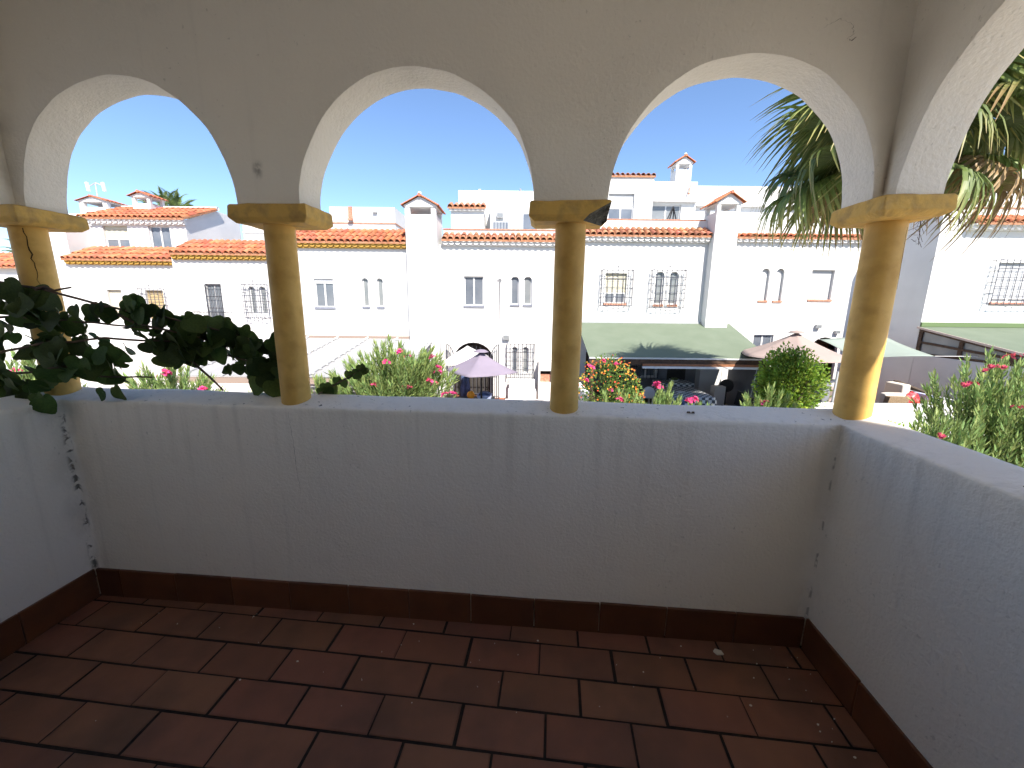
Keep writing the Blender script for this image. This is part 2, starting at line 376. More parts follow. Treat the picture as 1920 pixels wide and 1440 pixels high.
# paint flakes and dirt lying on the floor
mb = MB()
for i in range(60):
    x = random.uniform(.25, W-.08); y = -.03 - abs(random.gauss(0, .26)); 
    if random.random() < .25: x = W - abs(random.gauss(0, .12)) - .03
    if y < -1.1: continue
    s = random.choice((.0012,.0016,.002,.003,.0045)); a = random.uniform(0, 6)
    if i == 0: x, y, s = 2.97, -.075, .022
    pts = [(x+s*(1+random.uniform(-.4,.4))*cos(a+k*1.26), y+s*.7*sin(a+k*1.26)) for k in range(5)]
    zt = .003 + s*.12
    mb.grid([[(px,py,.0005) for px,py in pts], [(px,py,zt) for px,py in pts]], 0, True); n = len(mb.v); mb.f.append(tuple(n-5+k for k in range(5))); mb.m.append(0)
solo('floor_debris', mb, M['chip'], 'scattered pale paint flakes lying on the terracotta floor tiles', 'debris', frame=BAL, kind='stuff')

# parapet: one swept wall round three sides
para = thing('parapet_wall', 'low whitewashed balcony parapet with sloping stained ledge around three sides', 'parapet', (0, 0, 0), BAL)
prof = [(0,-.05),(0,.30),(0,.60),(0,.90),(0,.985),(0,.9985),(.003,1.004),(.012,1.007),(.06,1.018),(.115,1.031),(.138,1.034),(.148,1.028),(.15,1.015),(.15,.9),(.15,-.35)]
path = []
for i in range(45): path.append((0, -DEEP + (DEEP)*i/45, -1, 0))
path.append((0, 0, -1, 1))
for i in range(1, 68): path.append((W*i/68, 0, 0, 1))
path.append((W, 0, 1, 1))
for i in range(1, 46): path.append((W, -DEEP*i/45, 1, 0))
rows = []
for (x, y, nx, ny) in path:
    row = []
    for j, (o, z) in enumerate(prof):
        wob = noise.noise((x*2.3+7, y*2.3, z*2.3))*.004 + noise.noise((x*9, y*9+3, z*9))*.0016
        zz = z + (noise.noise((x*3.1, y*3.1, 9))*.005 + noise.noise((x*11, y*11, 4))*.0022 if .95 < z < 1.05 else 0)
        oo = o + (wob if j < 9 else 0)
        if abs(nx) + abs(ny) == 2 and .99 < z < 1.05: zz += .004
        row.append((x+nx*oo, y+ny*oo, zz))
    rows.append(row)
part('wall', MB().grid(rows), M['plaster'], para, smooth=True)
def skirt_tile(L):
    return slab([(-L/2,-.075),(L/2,-.075),(L/2,.075),(-L/2,.075)], .012, 0, .003)
sk_me = {}
def put_skirt(x0, x1, mat_of):
    L = round(x1-x0-.004, 3)
    if L < .02: return
    if L not in sk_me: sk_me[L] = mesh('skirting_tile', skirt_tile(L), M['skirt'])
    inst('skirting_tile', sk_me[L], para, mat_of((x0+x1)/2) @ Matrix.Rotation(random.uniform(-.008,.008), 4, 'Z'))
RX = Matrix.Rotation(radians(90), 4, 'X')                   # lying tile -> upright, facing -y
xs = [0.012] + [1.307 + .2925*k for k in range(-4, 7) if 0.05 < 1.307 + .2925*k < W-.05] + [W-.012]
for a, b in zip(xs, xs[1:]): put_skirt(a, b, lambda c: Matrix.Translation((c, -.001+random.uniform(-.0015,0), .070+random.uniform(-.002,.003))) @ RX)
for k in range(10):
    a, b = -.012-.29*k, -.012-.29*(k+1)
    put_skirt(b, a, lambda c: Matrix.Translation((W+.001, c, .070+random.uniform(-.002,.002))) @ Matrix.Rotation(radians(-90), 4, 'Z') @ RX)
    put_skirt(b, a, lambda c: Matrix.Translation((-.001, c, .070+random.uniform(-.002,.002))) @ Matrix.Rotation(radians(90), 4, 'Z') @ RX)

# arcade: wall with round arches above capitals
ZT, SPR, RAD = 2.77, 1.822, .455
def arch_wall(mapf, bays, s0, s1):
    """bays: list of (centre, radius); s0, s1 the ends of the strip; mapf(s, t, z) with t 0..T through the wall"""
    mb = MB(); NSEG = 44
    bottoms = [s0]
    pts = [(s0, SPR)]                                       # lower outline from left to right
    for c, r in bays:
        for k in range(NSEG+1):
            a = pi - pi*k/NSEG
            rr = r + noise.noise((c*3+cos(a)*1.7, sin(a)*1.7, 2.2))*.008 + noise.noise((c*5+cos(a)*6, sin(a)*6, 5))*.0035
            z = SPR + rr*1.015*sin(a)
            pts.append((c + rr*cos(a), max(z, SPR) if 0 < k < NSEG else SPR))
    pts.append((s1, SPR))
    MID = 6
    f = [[mapf(s, 0 + (noise.noise((s*2, z*2, j))*.004), z + (ZT-z)*j/MID) for s, z in pts] for j in range(MID+1)]
    bk = [[mapf(s, T, z + (ZT-z)*j/MID) for s, z in pts] for j in range(MID+1)]
    mb.grid(f); mb.grid(list(reversed(bk)))
    mid = [[mapf(s, T*q, z) for s, z in pts] for q in (0, .2, .5, .8, 1)]
    mid[0] = f[0]; mid[-1] = bk[0]
    mb.grid(list(reversed(mid)))
    mb.grid([f[-1], bk[-1]])
    mb.grid([[f[j][0], bk[j][0]] for j in range(MID+1)]); mb.grid([[f[j][-1], bk[j][-1]] for j in range(MID+1)])
    return mb
arc = thing('arcade_wall', 'whitewashed arcade wall with round arches resting on yellow columns', 'arcade', (0, 0, 0), BAL)
o = part('arch_wall', arch_wall(lambda s, t, z: (s, t, z), [(.510, .464), (1.692, .457), (2.868, .455)], -.02, W+.02), M['plaster'], arc, True, True); bevel(o, .010, 3, 50)
o = part('arch_wall', arch_wall(lambda s, t, z: (W+t, s, z), [(-2.50, .455), (-1.50, .455), (-.503, .453)], -DEEP, T-.003), M['plaster'], arc, True, True); bevel(o, .010, 3, 50)
o = part('arch_wall', arch_wall(lambda s, t, z: (-t, s, z), [(-2.50, .455), (-1.50, .455), (-.503, .453)], -DEEP, T-.003), M['plaster'], arc, True, True); bevel(o, .010, 3, 50)

def hairline(parent, pts, wd, y=-.0055):
    L = []
    for i, (x, z) in enumerate(pts):
        k = wd*(.3+.7*sin(pi*(i+.4)/(len(pts)+.2)))*random.uniform(.6, 1.3); nx = -1 if i % 2 else 1
        L.append([(x-k, y, z+k*.3), (x+k, y, z-k*.3)])
    part('crack', MB().grid(L), M['hair_crack'], parent)
def wander(pts, n=7, amp=.004):
    out = []
    for (xa, za), (xb, zb) in zip(pts, pts[1:]):
        for k in range(n): u = k/n; out.append((xa+(xb-xa)*u+random.uniform(-amp,amp), za+(zb-za)*u+random.uniform(-amp,amp)*.5))
    return out + [pts[-1]]
hairline(arc, wander([(3.075,2.345),(3.125,2.37),(3.165,2.352),(3.175,2.325),(3.155,2.312)]), .0007)
hairline(arc, wander([(3.155,2.312),(3.172,2.306),(3.185,2.316)], 4, .003), .0018)
hairline(para, wander([(1.098,.985),(1.106,.87),(1.112,.72),(1.118,.60)], 8, .0025), .0006, -.0045)
# columns
def column(cx, cy, box, label, crack=None, broken=False, r=.0595):
    t = thing('column', label, 'column', (cx, cy, 1.0), BAL, 'yellow columns along the balcony edge')
    prof = []
    seg = 40; rows = []
    for i in range(17):
        z = .955 + (1.785-.955)*i/16
        rr0 = r*(1.01 - .015*i/16)
        rows.append([(cx+(rr0+noise.noise((cos(2*pi*k/seg)*1.5+cx*9, sin(2*pi*k/seg)*1.5, z*4))*.0022)*cos(2*pi*k/seg),
                      cy+(rr0+noise.noise((cos(2*pi*k/seg)*1.5+cx*9, sin(2*pi*k/seg)*1.5, z*4+9))*.0022)*sin(2*pi*k/seg), z) for k in range(seg)])
    part('shaft', MB().grid(rows, 0, True), M['ochre'], t, True)
    x0, x1, y0, y1 = box; z0, z1 = 1.758, 1.826
    mb = MB(); ch = .016; nx = 14; 
    # slab with chamfered, slightly uneven lower edges
    ring = lambda d, z: [(x0+d, y0+d, z), (x1-d, y0+d, z), (x1-d, y1-d, z), (x0+d, y1-d, z)]
    def dense(rg):
        out = []
        for i in range(4):
            a, b = Vector(rg[i]), Vector(rg[(i+1)%4])
            for k in range(8):
                p = a.lerp(b, k/8); p += Vector((noise.noise(p*14), noise.noise(p*14+Vector((5,0,0))), noise.noise(p*17+Vector((0,9,0)))))*.0035; out.append(p)
        return out
    rr = [dense(ring(.02, z0)), dense(ring(0, z0+.018)), dense(ring(.001, z1-.006)), dense(ring(.007, z1))]
    mb.grid(rr, 0, True); n = len(rr[0])
    mb.f.append(tuple(reversed(range(n)))); mb.m.append(0); mb.f.append(tuple(3*n+i for i in range(n))); mb.m.append(0)
    cap = part('capital', mb, [M['ochre_worn'], M['mortar']], t)
    if broken:
        bm = bmesh.new(); bm.from_mesh(cap.data); b = BASE[t.name]
        p = Vector((x1-.108, y0, z0+.003))-b; q = Vector((x1-.004, y0, z1-.010))-b; s = Vector((x1, y0+.075, z0+.03))-b
        nrm = (q-p).cross(s-p).normalized()
        if nrm.dot(Vector((x1, y0, z0))-b-p) < 0: nrm = -nrm
        ret = bmesh.ops.bisect_plane(bm, geom=bm.verts[:]+bm.edges[:]+bm.faces[:], plane_co=p, plane_no=nrm, clear_outer=True)
        ed = [e for e in ret['geom_cut'] if isinstance(e, bmesh.types.BMEdge)]
        fc = bmesh.ops.edgeloop_fill(bm, edges=ed)['faces']
        for f in fc: f.material_index = 1
        sub = bmesh.ops.triangulate(bm, faces=fc)['faces']
        cut = list({e for f in sub for e in f.edges}); 
        bmesh.ops.subdivide_edges(bm, edges=[e for e in cut if all(f in sub for f in e.link_faces)], cuts=3, use_grid_fill=True)
        for v in bm.verts:
            if v.link_faces and all(f.material_index == 1 for f in v.link_faces):
                v.co -= nrm*(.004+.010*abs(noise.noise(v.co*60)))
        bm.to_mesh(cap.data); bm.free()
    bevel(cap, .005, 2, 30)
    if crack:
        mb = MB(); L = []
        for i, (ang, z, wd) in enumerate(crack):
            a = radians(ang); rr = r*1.004+.0012
            L.append([(cx+rr*cos(a-wd/r), cy+rr*sin(a-wd/r), z), (cx+(rr+.0006)*cos(a), cy+(rr+.0006)*sin(a), z), (cx+rr*cos(a+wd/r), cy+rr*sin(a+wd/r), z)])
        mb.grid(L); part('crack', mb, M['crack'], t)
    return t
def zig(a0, z0, a1, z1, n, wd, amp):
    return [(a0+(a1-a0)*i/n+random.uniform(-amp,amp), z0+(z1-z0)*i/n, wd*(.35+.65*sin(pi*min(1,i/n+.12)))*random.uniform(.7,1.2)) for i in range(n+1)]
column(-.070, .075, (-.19, .072, -.06, .205), 'yellow corner column half hidden behind the climbing vine, cracked shaft', zig(-47, 1.75, -38, 1.50, 14, .0022, 4))
column(1.090, .075, (.945, 1.270, -.025, .178), 'yellow column at the end of the vine, with an intact capital')
column(2.289, .075, (2.130, 2.428, -.025, .178), 'yellow column whose capital has a broken dark corner', broken=True)
column(3.443, .075, (3.318, 3.545, -.065, .195), 'yellow corner column with a long crack, partly sunlit, in front of the palm', zig(-62, 1.735, -50, 1.52, 16, .0012, 2.5), r=.0605)
for s in (-.075, W+.075):                                   # side columns beyond the picture edges
    for yy, nm in ((-1.0, 'nearer the front'), (-2.0, 'nearer the house')):
        column(s, yy, (s-.12, s+.12, yy-.13, yy+.13), 'yellow column on the %s balcony side beyond the picture, %s' % ('left' if s < 0 else 'right', nm))

# ceiling, roof overhang and the house behind the viewpoint
EAVE_X, EAVE_Y = .50, .22
mb = MB(); mb.box(-.15-EAVE_X, W+.15+EAVE_X, -DEEP-5, .15+EAVE_Y, 2.752, 2.95); solo('ceiling', mb, M['backwall'], frame=BAL, kind='structure')
mb = MB(); mb.box(-5.5, W+1.38, -DEEP-5.5, -DEEP-.002, -2.75, 2.75)  # unseen; right end extended past the balcony to shade the ledge
mb.box(-5.5, W+1.38, -DEEP-5.5, -DEEP-.002, 2.951, 5.6)  # unseen upper storey, added to block sun from the right ledge
solo('house_wall', mb, M['backwall'], frame=BAL, kind='structure')
dr = thing('balcony_door', 'glazed white balcony door in the wall behind the viewpoint', 'door', (1.7, -DEEP, 0), BAL)
mb = MB()
for x0, x1, z0, z1 in ((.8,.87,0,2.1),(2.53,2.6,0,2.1),(1.665,1.735,0,2.1),(.87,2.53,2.03,2.1),(.87,2.53,0,.08)): mb.box(x0, x1, -DEEP, -DEEP+.05, z0, z1)
part('frame', mb, M['pvc'], dr)
for a in (.87, 1.735): part('pane', MB().box(a, a+.795, -DEEP+.01, -DEEP+.02, .08, 2.03), M['glass'], dr)
# balcony slab outer edge below
mb = MB(); mb.box(-.14, W+.14, -DEEP, .14, -2.75, -.36); solo('balcony_base', mb, M['white'], frame=BAL, kind='structure')

# ================================================================== GROUND
ZG, ZP = -2.75, -2.35
mb = MB(); mb.box(-600, 600, -300, 900, ZG-.5, ZG); solo('ground', mb, M['ground'], kind='structure')
mb = MB(); mb.box(-40, 40, 4.2, 6.4, ZG+.001, ZG+.012); solo('footpath', mb, M['path'], kind='structure')
mb = MB(); mb.box(-20, 14.19, 10.62, 16.4, ZG+.001, ZP); solo('patio_floor', mb, M['terrace'], kind='structure')
mb = MB(); mb.box(2.16, 8.61, 11.3, 15.99, ZP+.001, ZP+.012); solo('pergola_shade_floor', mb, M['shade_floor'], kind='structure')  # added slab, coloured dark to deepen the shade under the pergola

# ================================================================== HOUSES OPPOSITE
def front(mb, x0, x1, z0, z1, y, ops, dep=.14):
    """wall facing -y with openings (xa, xb, za, zb, arched)"""
    xs = sorted({x0, x1, *[o[0] for o in ops], *[o[1] for o in ops]}); zs = sorted({z0, z1, *[o[2] for o in ops], *[o[3] for o in ops]})
    for i in range(len(xs)-1):
        for j in range(len(zs)-1):
            a, b, c, d = xs[i], xs[i+1], zs[j], zs[j+1]; mx, mz = (a+b)/2, (c+d)/2
            if any(o[0] < mx < o[1] and o[2] < mz < o[3] for o in ops): continue
            mb.face([(a,y,c),(b,y,c),(b,y,d),(a,y,d)])
    for o in ops:
        a, b, c, d = o[:4]; Y = y+dep
        mb.face([(a,y,c),(a,Y,c),(b,Y,c),(b,y,c)]); mb.face([(a,y,c),(a,y,d),(a,Y,d),(a,Y,c)]); mb.face([(b,y,c),(b,Y,c),(b,Y,d),(b,y,d)])
        if len(o) > 4 and o[4]:
            ry = min((b-a)/2, o[4] if o[4] is not True else 9); cx = (a+b)/2; rx = (b-a)/2; n = 12
            arc = [(cx-rx*cos(pi*k/n), d-ry+ry*sin(pi*k/n)) for k in range(n+1)]
            for (xa, za), (xb, zb) in zip(arc, arc[1:]):
                mb.face([(xa,y,za),(xb,y,zb),(xb,y,d),(xa,y,d)]); mb.face([(xa,y,za),(xa,Y,za),(xb,Y,zb),(xb,y,zb)])
        else: mb.face([(a,y,d),(b,y,d),(b,Y,d),(a,Y,d)])
def shell(mb, x0, x1, y0, y1, z0, z1, top=True):
    mb.face([(x0,y1,z0),(x0,y0,z0),(x0,y0,z1),(x0,y1,z1)]); mb.face([(x1,y0,z0),(x1,y1,z0),(x1,y1,z1),(x1,y0,z1)])
    mb.face([(x1,y1,z0),(x0,y1,z0),(x0,y1,z1),(x1,y1,z1)])
    if top: mb.face([(x0,y0,z1),(x1,y0,z1),(x1,y1,z1),(x0,y1,z1)])
def window(h, a, b, c, d, y, style='slide', dep=.14, sill=None, shut='shutter', frame='pvc', glass='glass', half=.5):
    Y = y+dep; f = .045; mb = MB()
    top = d
    if style == 'half': top = c + (d-c)*half
    if style != 'full':
        mb.box(a, b, Y-.05, Y, c, c+f); mb.box(a, b, Y-.05, Y, top-f, top); mb.box(a, a+f, Y-.05, Y, c+f, top-f); mb.box(b-f, b, Y-.05, Y, c+f, top-f)
        n = 1 if style == 'arch' else 2
        if n == 2: mx = (a+b)/2; mb.box(mx-.03, mx+.03, Y-.05, Y, c+f, top-f)
    mb.box(a-.002, b+.002, Y+.001, Y+.03, c-.002, d+.002)
    o = part('window', mb, M[frame], h)
    if style != 'full':
        ed = [a+f, b-f] if style == 'arch' else [a+f, (a+b)/2-.03, (a+b)/2+.03, b-f]
        for k in range(0, len(ed), 2): part('pane', MB().box(ed[k], ed[k+1], Y-.03, Y-.018, c+f, top-f), M[glass], o)
    if style in ('half', 'full'):
        z0 = c if style == 'full' else top; sm = MB(); n = max(3, int((d-z0)/.06))
        for k in range(n):
            za = z0+(d-z0)*k/n; zb = z0+(d-z0)*(k+1)/n
            sm.hexa([(a,Y-.045,za),(b,Y-.045,za),(b,Y-.01,za),(a,Y-.01,za),(a,Y-.035,zb-.004),(b,Y-.035,zb-.004),(b,Y-.01,zb-.004),(a,Y-.01,zb-.004)])
        part('shutter', sm, M[shut], o)
    if style == 'box':
        part('shutter_box', MB().box(a, b, Y-.07, Y-.051, d-.18, d), M['pvc'], o)
    if sill: part('sill', MB().box(a-.03, b+.03, y-.04, y+dep-.002, c-.075, c+.004), M[sill], o)
    return o
def grille(h, a, b, c, d, y, pr=.22, nv=6, nh=4, crest=True, mat='iron_blue', r=.012):
    mb = MB(); Y = y-pr
    rr = r
    for i in range(nv+1):
        x = a+(b-a)*i/nv; mb.tube([(x,Y,c),(x,Y,d)], rr, 4)
    for z in [c+.02, d-.02] + [c+(d-c)*k/(nh+1) for k in range(1, nh+1)]:
        mb.tube([(a,Y-.001,z),(b,Y-.001,z)], rr*.95, 4)
    for x in (a, b):
        for z in [c+.02, d-.02] + [c+(d-c)*k/4 for k in (1,2,3)]: mb.tube([(x,Y,z),(x,y+.01,z)], rr*.9, 4)
        mb.tube([(x,y-pr*.45,c),(x,y-pr*.45,d)], rr*.8, 4)
    if crest:
        m = (a+b)/2; wd = (b-a)/2
        mb.tube([(m,Y,d),(m,Y,d+.16)], rr, 4)
        for s in (-1, 1):
            mb.tube([(m+s*wd*.95,Y,d),(m+s*wd*.7,Y,d+.05),(m+s*wd*.4,Y,d+.045),(m+s*wd*.2,Y,d+.10),(m,Y,d+.12)], rr*.7, 4)
            mb.tube([(m+s*wd*.8,Y,c),(m+s*wd*.5,Y,c-.04),(m+s*wd*.2,Y,c-.09),(m,Y,c-.10)], rr*.7, 4)
    return part('window_grille', mb, M[mat], h)
def barrel(L, r, k=5, th=.012):
    mb = MB(); out, inn = [], []
    for j, (y, q) in enumerate(((0, 1.0), (L, .84))):
        out.append([(r*q*cos(pi*i/k), y, r*q*sin(pi*i/k)) for i in range(k+1)]); inn.append([((r*q-th)*cos(pi*i/k), y, (r*q-th)*sin(pi*i/k)) for i in range(k+1)])
    mb.grid([out[0], out[1]]); mb.grid([inn[1], inn[0]]); mb.grid([inn[0], out[0]]); mb.grid([out[1], inn[1]]); return mb
BARREL = {}
def roof_tiles(h, x0, x1, y0, z0, y1, z1, rows, mat='roof', pitch=.235, name='roof_tile', bed=True, skew=0):
    L = sqrt((y1-y0)**2+(z1-z0)**2); ang = math.atan2(z1-z0, y1-y0); tl = L/rows*1.16
    key = (round(tl, 2), mat, pitch)
    if key not in BARREL: BARREL[key] = mesh('roof_tile', barrel(tl, pitch*.43), M[mat], True)
    n = max(1, round((x1-x0)/pitch)); p = (x1-x0)/n
    if bed:
        q = .02; part('roof_bed', MB().hexa([(x0,y0+.03,z0-.06),(x1,y0+.03,z0-.06),(x1,y1,z1-.06),(x0,y1,z1-.06),(x0,y0+.03,z0+.012),(x1,y0+.03,z0+.012),(x1,y1,z1+.0),(x0,y1,z1+.0)]), M['roofbed'], h)
    for i in range(n):
        for j in range(rows):
            s = j/rows*L - (.0 if j else .0)
            m = Matrix.Translation((x0+(i+.5)*p+random.uniform(-.008,.008), y0+s*cos(ang)+random.uniform(-.012,.012), z0+.012+s*sin(ang)+(.012 if j else 0)+random.uniform(0,.006)))
            inst(name, BARREL[key], h, m @ Matrix.Rotation(ang-.035+random.uniform(-.012,.012), 4, 'X') @ Matrix.Rotation(random.uniform(-.03,.03), 4, 'Z'))
def cornice(h, x0, x1, y, z0, z1, proj, mat='trim', scallop=True, pitch=.235):
    mb = MB(); zm = z0+(z1-z0)*.5
    mb.box(x0, x1, y-proj*.5, y+.02, z0, zm)
    mb.box(x0, x1, y-proj*.75, y+.02, zm+.001, z1)
    if scallop:
        n = round((x1-x0)/pitch); p = (x1-x0)/n
        for i in range(n):
            xc = x0+(i+.5)*p; r = p*.42; k = 6
            for (zz, pr) in ((zm-.001, proj*.78), (z1, proj*1.0)):
                A = [(xc+r*cos(pi+pi*q/k), y-pr, zz+r*.7*sin(pi+pi*q/k)) for q in range(k+1)]; B = [(x, y, z) for x, _, z in A]
                mb.grid([A, B]); mb.face(A)
    return part('cornice', mb, M[mat], h)
def chimney(h, x0, x1, y0, y1, z0, z1, wall='white', cap=.32, ov=.12, vent=True, tiles='roof', gable='front', ball=True):
    """rendered stack with open vents under a small tiled saddle roof; ridge runs front to back"""
    mb = MB(); vz0, vz1 = z1-.26, z1-.04; wx = (x1-x0)*.16; wy = (y1-y0)*.16
    mb.box(x0, x1, y0, y1, z0, vz0)
    for a, b in ((x0, x0+wx), (x1-wx, x1)):
        for c, d in ((y0, y0+wy), (y1-wy, y1)): mb.box(a, b, c, d, vz0+.001, z1)
    ch = part('chimney', mb, M[wall], h)
    mb = MB(); X0, X1, Y0, Y1 = x0-ov, x1+ov, y0-ov, y1+ov
    if gable == 'front':
        xm = (x0+x1)/2
        P = [(x0-.03,0,z1+.001),(x1+.03,0,z1+.001),(x1+.03,0,z1+.05),(xm,0,z1+cap),(x0-.03,0,z1+.05)]
        A = [(p[0], y0-.03, p[2]) for p in P]; B = [(p[0], y1+.03, p[2]) for p in P]
        mb.grid([A, B], 0, True); mb.face(A); mb.face(list(reversed(B)))
        part('cap', mb, M[wall], ch)
        tm = MB(); n = max(3, round((Y1-Y0)/.2)); pt = (Y1-Y0)/n
        for s in (-1, 1):
            ed = Vector((x1+.03+ov*.6 if s > 0 else x0-.03-ov*.6, 0, z1+.03)); tp = Vector((xm, 0, z1+cap+.02))
            for i in range(n):
                yc = Y0+(i+.5)*pt; r = pt*.46; dirn = (tp-ed); nr = Vector((s*abs(dirn.z), 0, abs(dirn.x))).normalized(); k = 5
                A = [ed+Vector((0, yc+r*cos(pi*q/k), 0))+nr*r*.6*sin(pi*q/k) for q in range(k+1)]; B = [p+dirn for p in A]
                tm.grid([A, B] if s > 0 else [B, A])
                tm.face(A)
        part('cap_tiles', tm, M[tiles], ch)
        rid = MB(); rid.tube([(xm, Y0, z1+cap+.03), (xm, Y1, z1+cap+.03)], .06, 7); part('ridge', rid, M[tiles], ch)
        if ball: part('finial', MB().lathe([(0,.0),(.05,.0),(.075,.05),(.06,.11),(0,.13)], (xm, y0-.02, z1+cap+.03), 10), M[wall], ch, True)
    return ch
def lamp(h, x, y, z, s=.1):
    o = part('wall_lamp', MB().box(x-s, x+s, y-.14, y-.03, z-s*.7, z+s*.7), M['greyframe'], h)
    part('lens', MB().box(x-s*.8, x+s*.8, y-.148, y-.141, z-s*.5, z+s*.5), M['glass_pale'], o)
    part('bracket', MB().box(x-.02, x+.02, y-.03, y, z-.03, z+.03), M['greyframe'], o); return o

# ---- house with the small arched pair and the drain pipe, in the middle
D = 16.0
hC = thing('white_house', 'white house with iron gate and small arched window pair, behind the lavender parasol', 'house', (-.2, D, ZP), group='white houses opposite')
mb = MB()
front(mb, -2.75, 2.2, ZP-.1, 3.84, D, [(-1.93,-1.16,1.40,2.53),(-.09,.24,1.46,2.54,True),(.42,.75,1.46,2.54,True),(-2.40,-.77,ZP,-.06,.75),(-.02,.22,-1.30,-.22,True),(.42,.66,-1.30,-.22,True)])
shell(mb, -2.75, 2.2, D, 24, ZP-.1, 3.84); part('wall', mb, M['white'], hC, weld=True)
window(hC, -1.93, -1.16, 1.40, 2.53, D, 'slide', sill='tilesill'); window(hC, -.09, .24, 1.46, 2.54, D, 'arch', sill='tilesill'); window(hC, .42, .75, 1.46, 2.54, D, 'arch', sill='tilesill', glass='glass_pale')
window(hC, -.02, .22, -1.30, -.22, D, 'arch'); window(hC, .42, .66, -1.30, -.22, D, 'arch', glass='glass_pale')
grille(hC, -.22, .88, -1.48, -.07, D, .2, 7, 3, False, 'iron', .013)
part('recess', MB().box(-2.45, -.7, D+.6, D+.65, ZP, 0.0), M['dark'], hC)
part('recess_side', MB().box(-2.44, -2.41, D+.141, D+.59, ZP, 0.0), M['wood'], hC)
cornice(hC, -2.72, 2.2, D, 3.66, 3.84, .22); roof_tiles(hC, -2.74, 2.2, D-.26, 3.86, D+.3, 4.12, 2, 'roof2')
part('parapet', MB().box(-2.74, 2.2, D+.31, D+.5, 3.841, 4.30), M['white'], hC); part('coping', MB().box(-2.76, 2.22, D+.28, D+.53, 4.301, 4.345), M['brick'], hC)
part('drain_pipe', MB().tube([(-.52,D-.03,2.45),(-.52,D-.03,-.3),(-.52,D-.03,-2.3)], .03, 8), M['pvc'], hC, True)
for x in (-.58, -.46): part('pipe_end', MB().box(x-.02, x+.02, D-.07, D, 2.38, 2.46), M['greyframe'], hC)
lamp(hC, -.25, D, .17, .13)
# upper storey set back
mb = MB(); mb.box(-2.57, 2.1, 19.6, 24, 3.9, 6.60); part('upper_wall', mb, M['white'], hC)
mb = MB(); mb.box(-1.04, 2.1, 18.6, 19.59, 3.9, 5.93); part('upper_wall', mb, M['white'], hC)
mb = MB(); mb.box(-2.72, -1.3, 18.2, 19.59, 3.9, 5.42); part('upper_wall', mb, M['white'], hC)
cornice(hC, -2.8, -1.25, 18.2, 5.40, 5.50, .16, pitch=.2); roof_tiles(hC, -2.85, -1.2, 18.0, 5.52, 18.5, 5.74, 1, 'roof2')
lamp(hC, -.6, 18.6, 5.31, .15)
o = part('vent_window', MB().box(-.95, -.2, 18.56, 18.6, 4.5, 5.08), M['greyframe'], hC)
for k in range(5): part('pane', MB().box(-.90+k*.135, -.80+k*.135, 18.55, 18.559, 4.55, 5.02), M['glass'], o)
o = part('terrace_door', MB().box(.35, 1.1, 18.56, 18.6, 4.2, 5.45), M['pvc'], hC); part('pane', MB().box(.42, 1.03, 18.55, 18.559, 4.3, 5.38), M['glass'], o)
part('vent_pipe', MB().tube([(.30,19.55,3.95),(.30,19.55,6.68)], .04, 8), M['pvc'], hC, True)
part('water_spout', MB().box(-1.62,-1.52,19.45,19.6,6.1,6.62).box(-1.64,-1.50,19.4,19.6,5.98,6.09), M['trim'], hC)

# ---- house above the green pergola
hD = thing('white_house', 'white house with two barred windows above the green pergola', 'house', (5, D, ZP), group='white houses opposite')
mb = MB(); front(mb, 2.201, 8.6, ZP-.1, 4.06, D, [(3.62,4.46,1.55,2.70),(5.58,5.93,1.52,2.78,True),(6.14,6.49,1.52,2.78,True),(3.0,3.9,ZP,-.4),(5.1,5.9,-1.4,-.75)])
shell(mb, 2.201, 8.6, D, 24, ZP-.1, 4.06); part('wall', mb, M['white'], hD, weld=True)
window(hD, 3.62, 4.46, 1.55, 2.70, D, 'half', half=.36, sill='brick', shut='shutter'); grille(hD, 3.44, 4.66, 1.44, 2.82, D, .2, 6, 3)
window(hD, 5.58, 5.93, 1.52, 2.78, D, 'arch', sill='brick', glass='glass_pale'); window(hD, 6.14, 6.49, 1.52, 2.78, D, 'arch', sill='brick', glass='glass_pale'); grille(hD, 5.38, 6.70, 1.38, 2.84, D, .2, 7, 4)
window(hD, 5.1, 5.9, -1.4, -.75, D, 'slide'); grille(hD, 5.05, 5.95, -1.45, -.7, D, .12, 6, 1, False, 'iron')
o = part('patio_door', MB().box(3.0, 3.9, D+.1, D+.14, ZP, -.4), M['wood'], hD); part('pane', MB().box(3.1, 3.8, D+.09, D+.099, ZP+.4, -.5), M['glass'], o)
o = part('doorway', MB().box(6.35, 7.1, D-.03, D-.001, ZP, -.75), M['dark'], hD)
cornice(hD, 2.21, 7.75, D, 3.86, 4.06, .24); roof_tiles(hD, 2.21, 7.8, D-.28, 4.08, D+.28, 4.38, 2, 'roof2')
part('parapet', MB().box(2.22, 8.5, D+.29, D+.48, 4.061, 4.72), M['white'], hD); part('coping', MB().box(2.22, 7.45, D+.27, D+.5, 4.721, 4.76), M['brick'], hD)
chimney(hD, 7.52, 8.38, 15.6, 16.6, ZP, 5.18, 'white', .36, .16, tiles='roof', ball=False)
mb = MB(); front(mb, 3.3, 6.23, 3.9, 7.08, 19.0, [(4.25,5.40,5.2,6.38)]); shell(mb, 3.3, 6.23, 19, 24, 3.9, 7.08); part('upper_wall', mb, M['white'], hD, weld=True)
window(hD, 4.25, 5.40, 5.2, 6.38, 19.0, 'half', half=.5, shut='shutter_white')
roof_tiles(hD, 3.3, 6.27, 18.9, 7.10, 19.25, 7.17, 1, 'roof2')
mb = MB(); front(mb, 6.231, 8.3, 3.9, 6.98, 19.3, [(6.3,7.65,5.15,6.0)]); shell(mb, 6.231, 8.3, 19.3, 24, 3.9, 6.98); part('upper_wall', mb, M['white'], hD, weld=True)
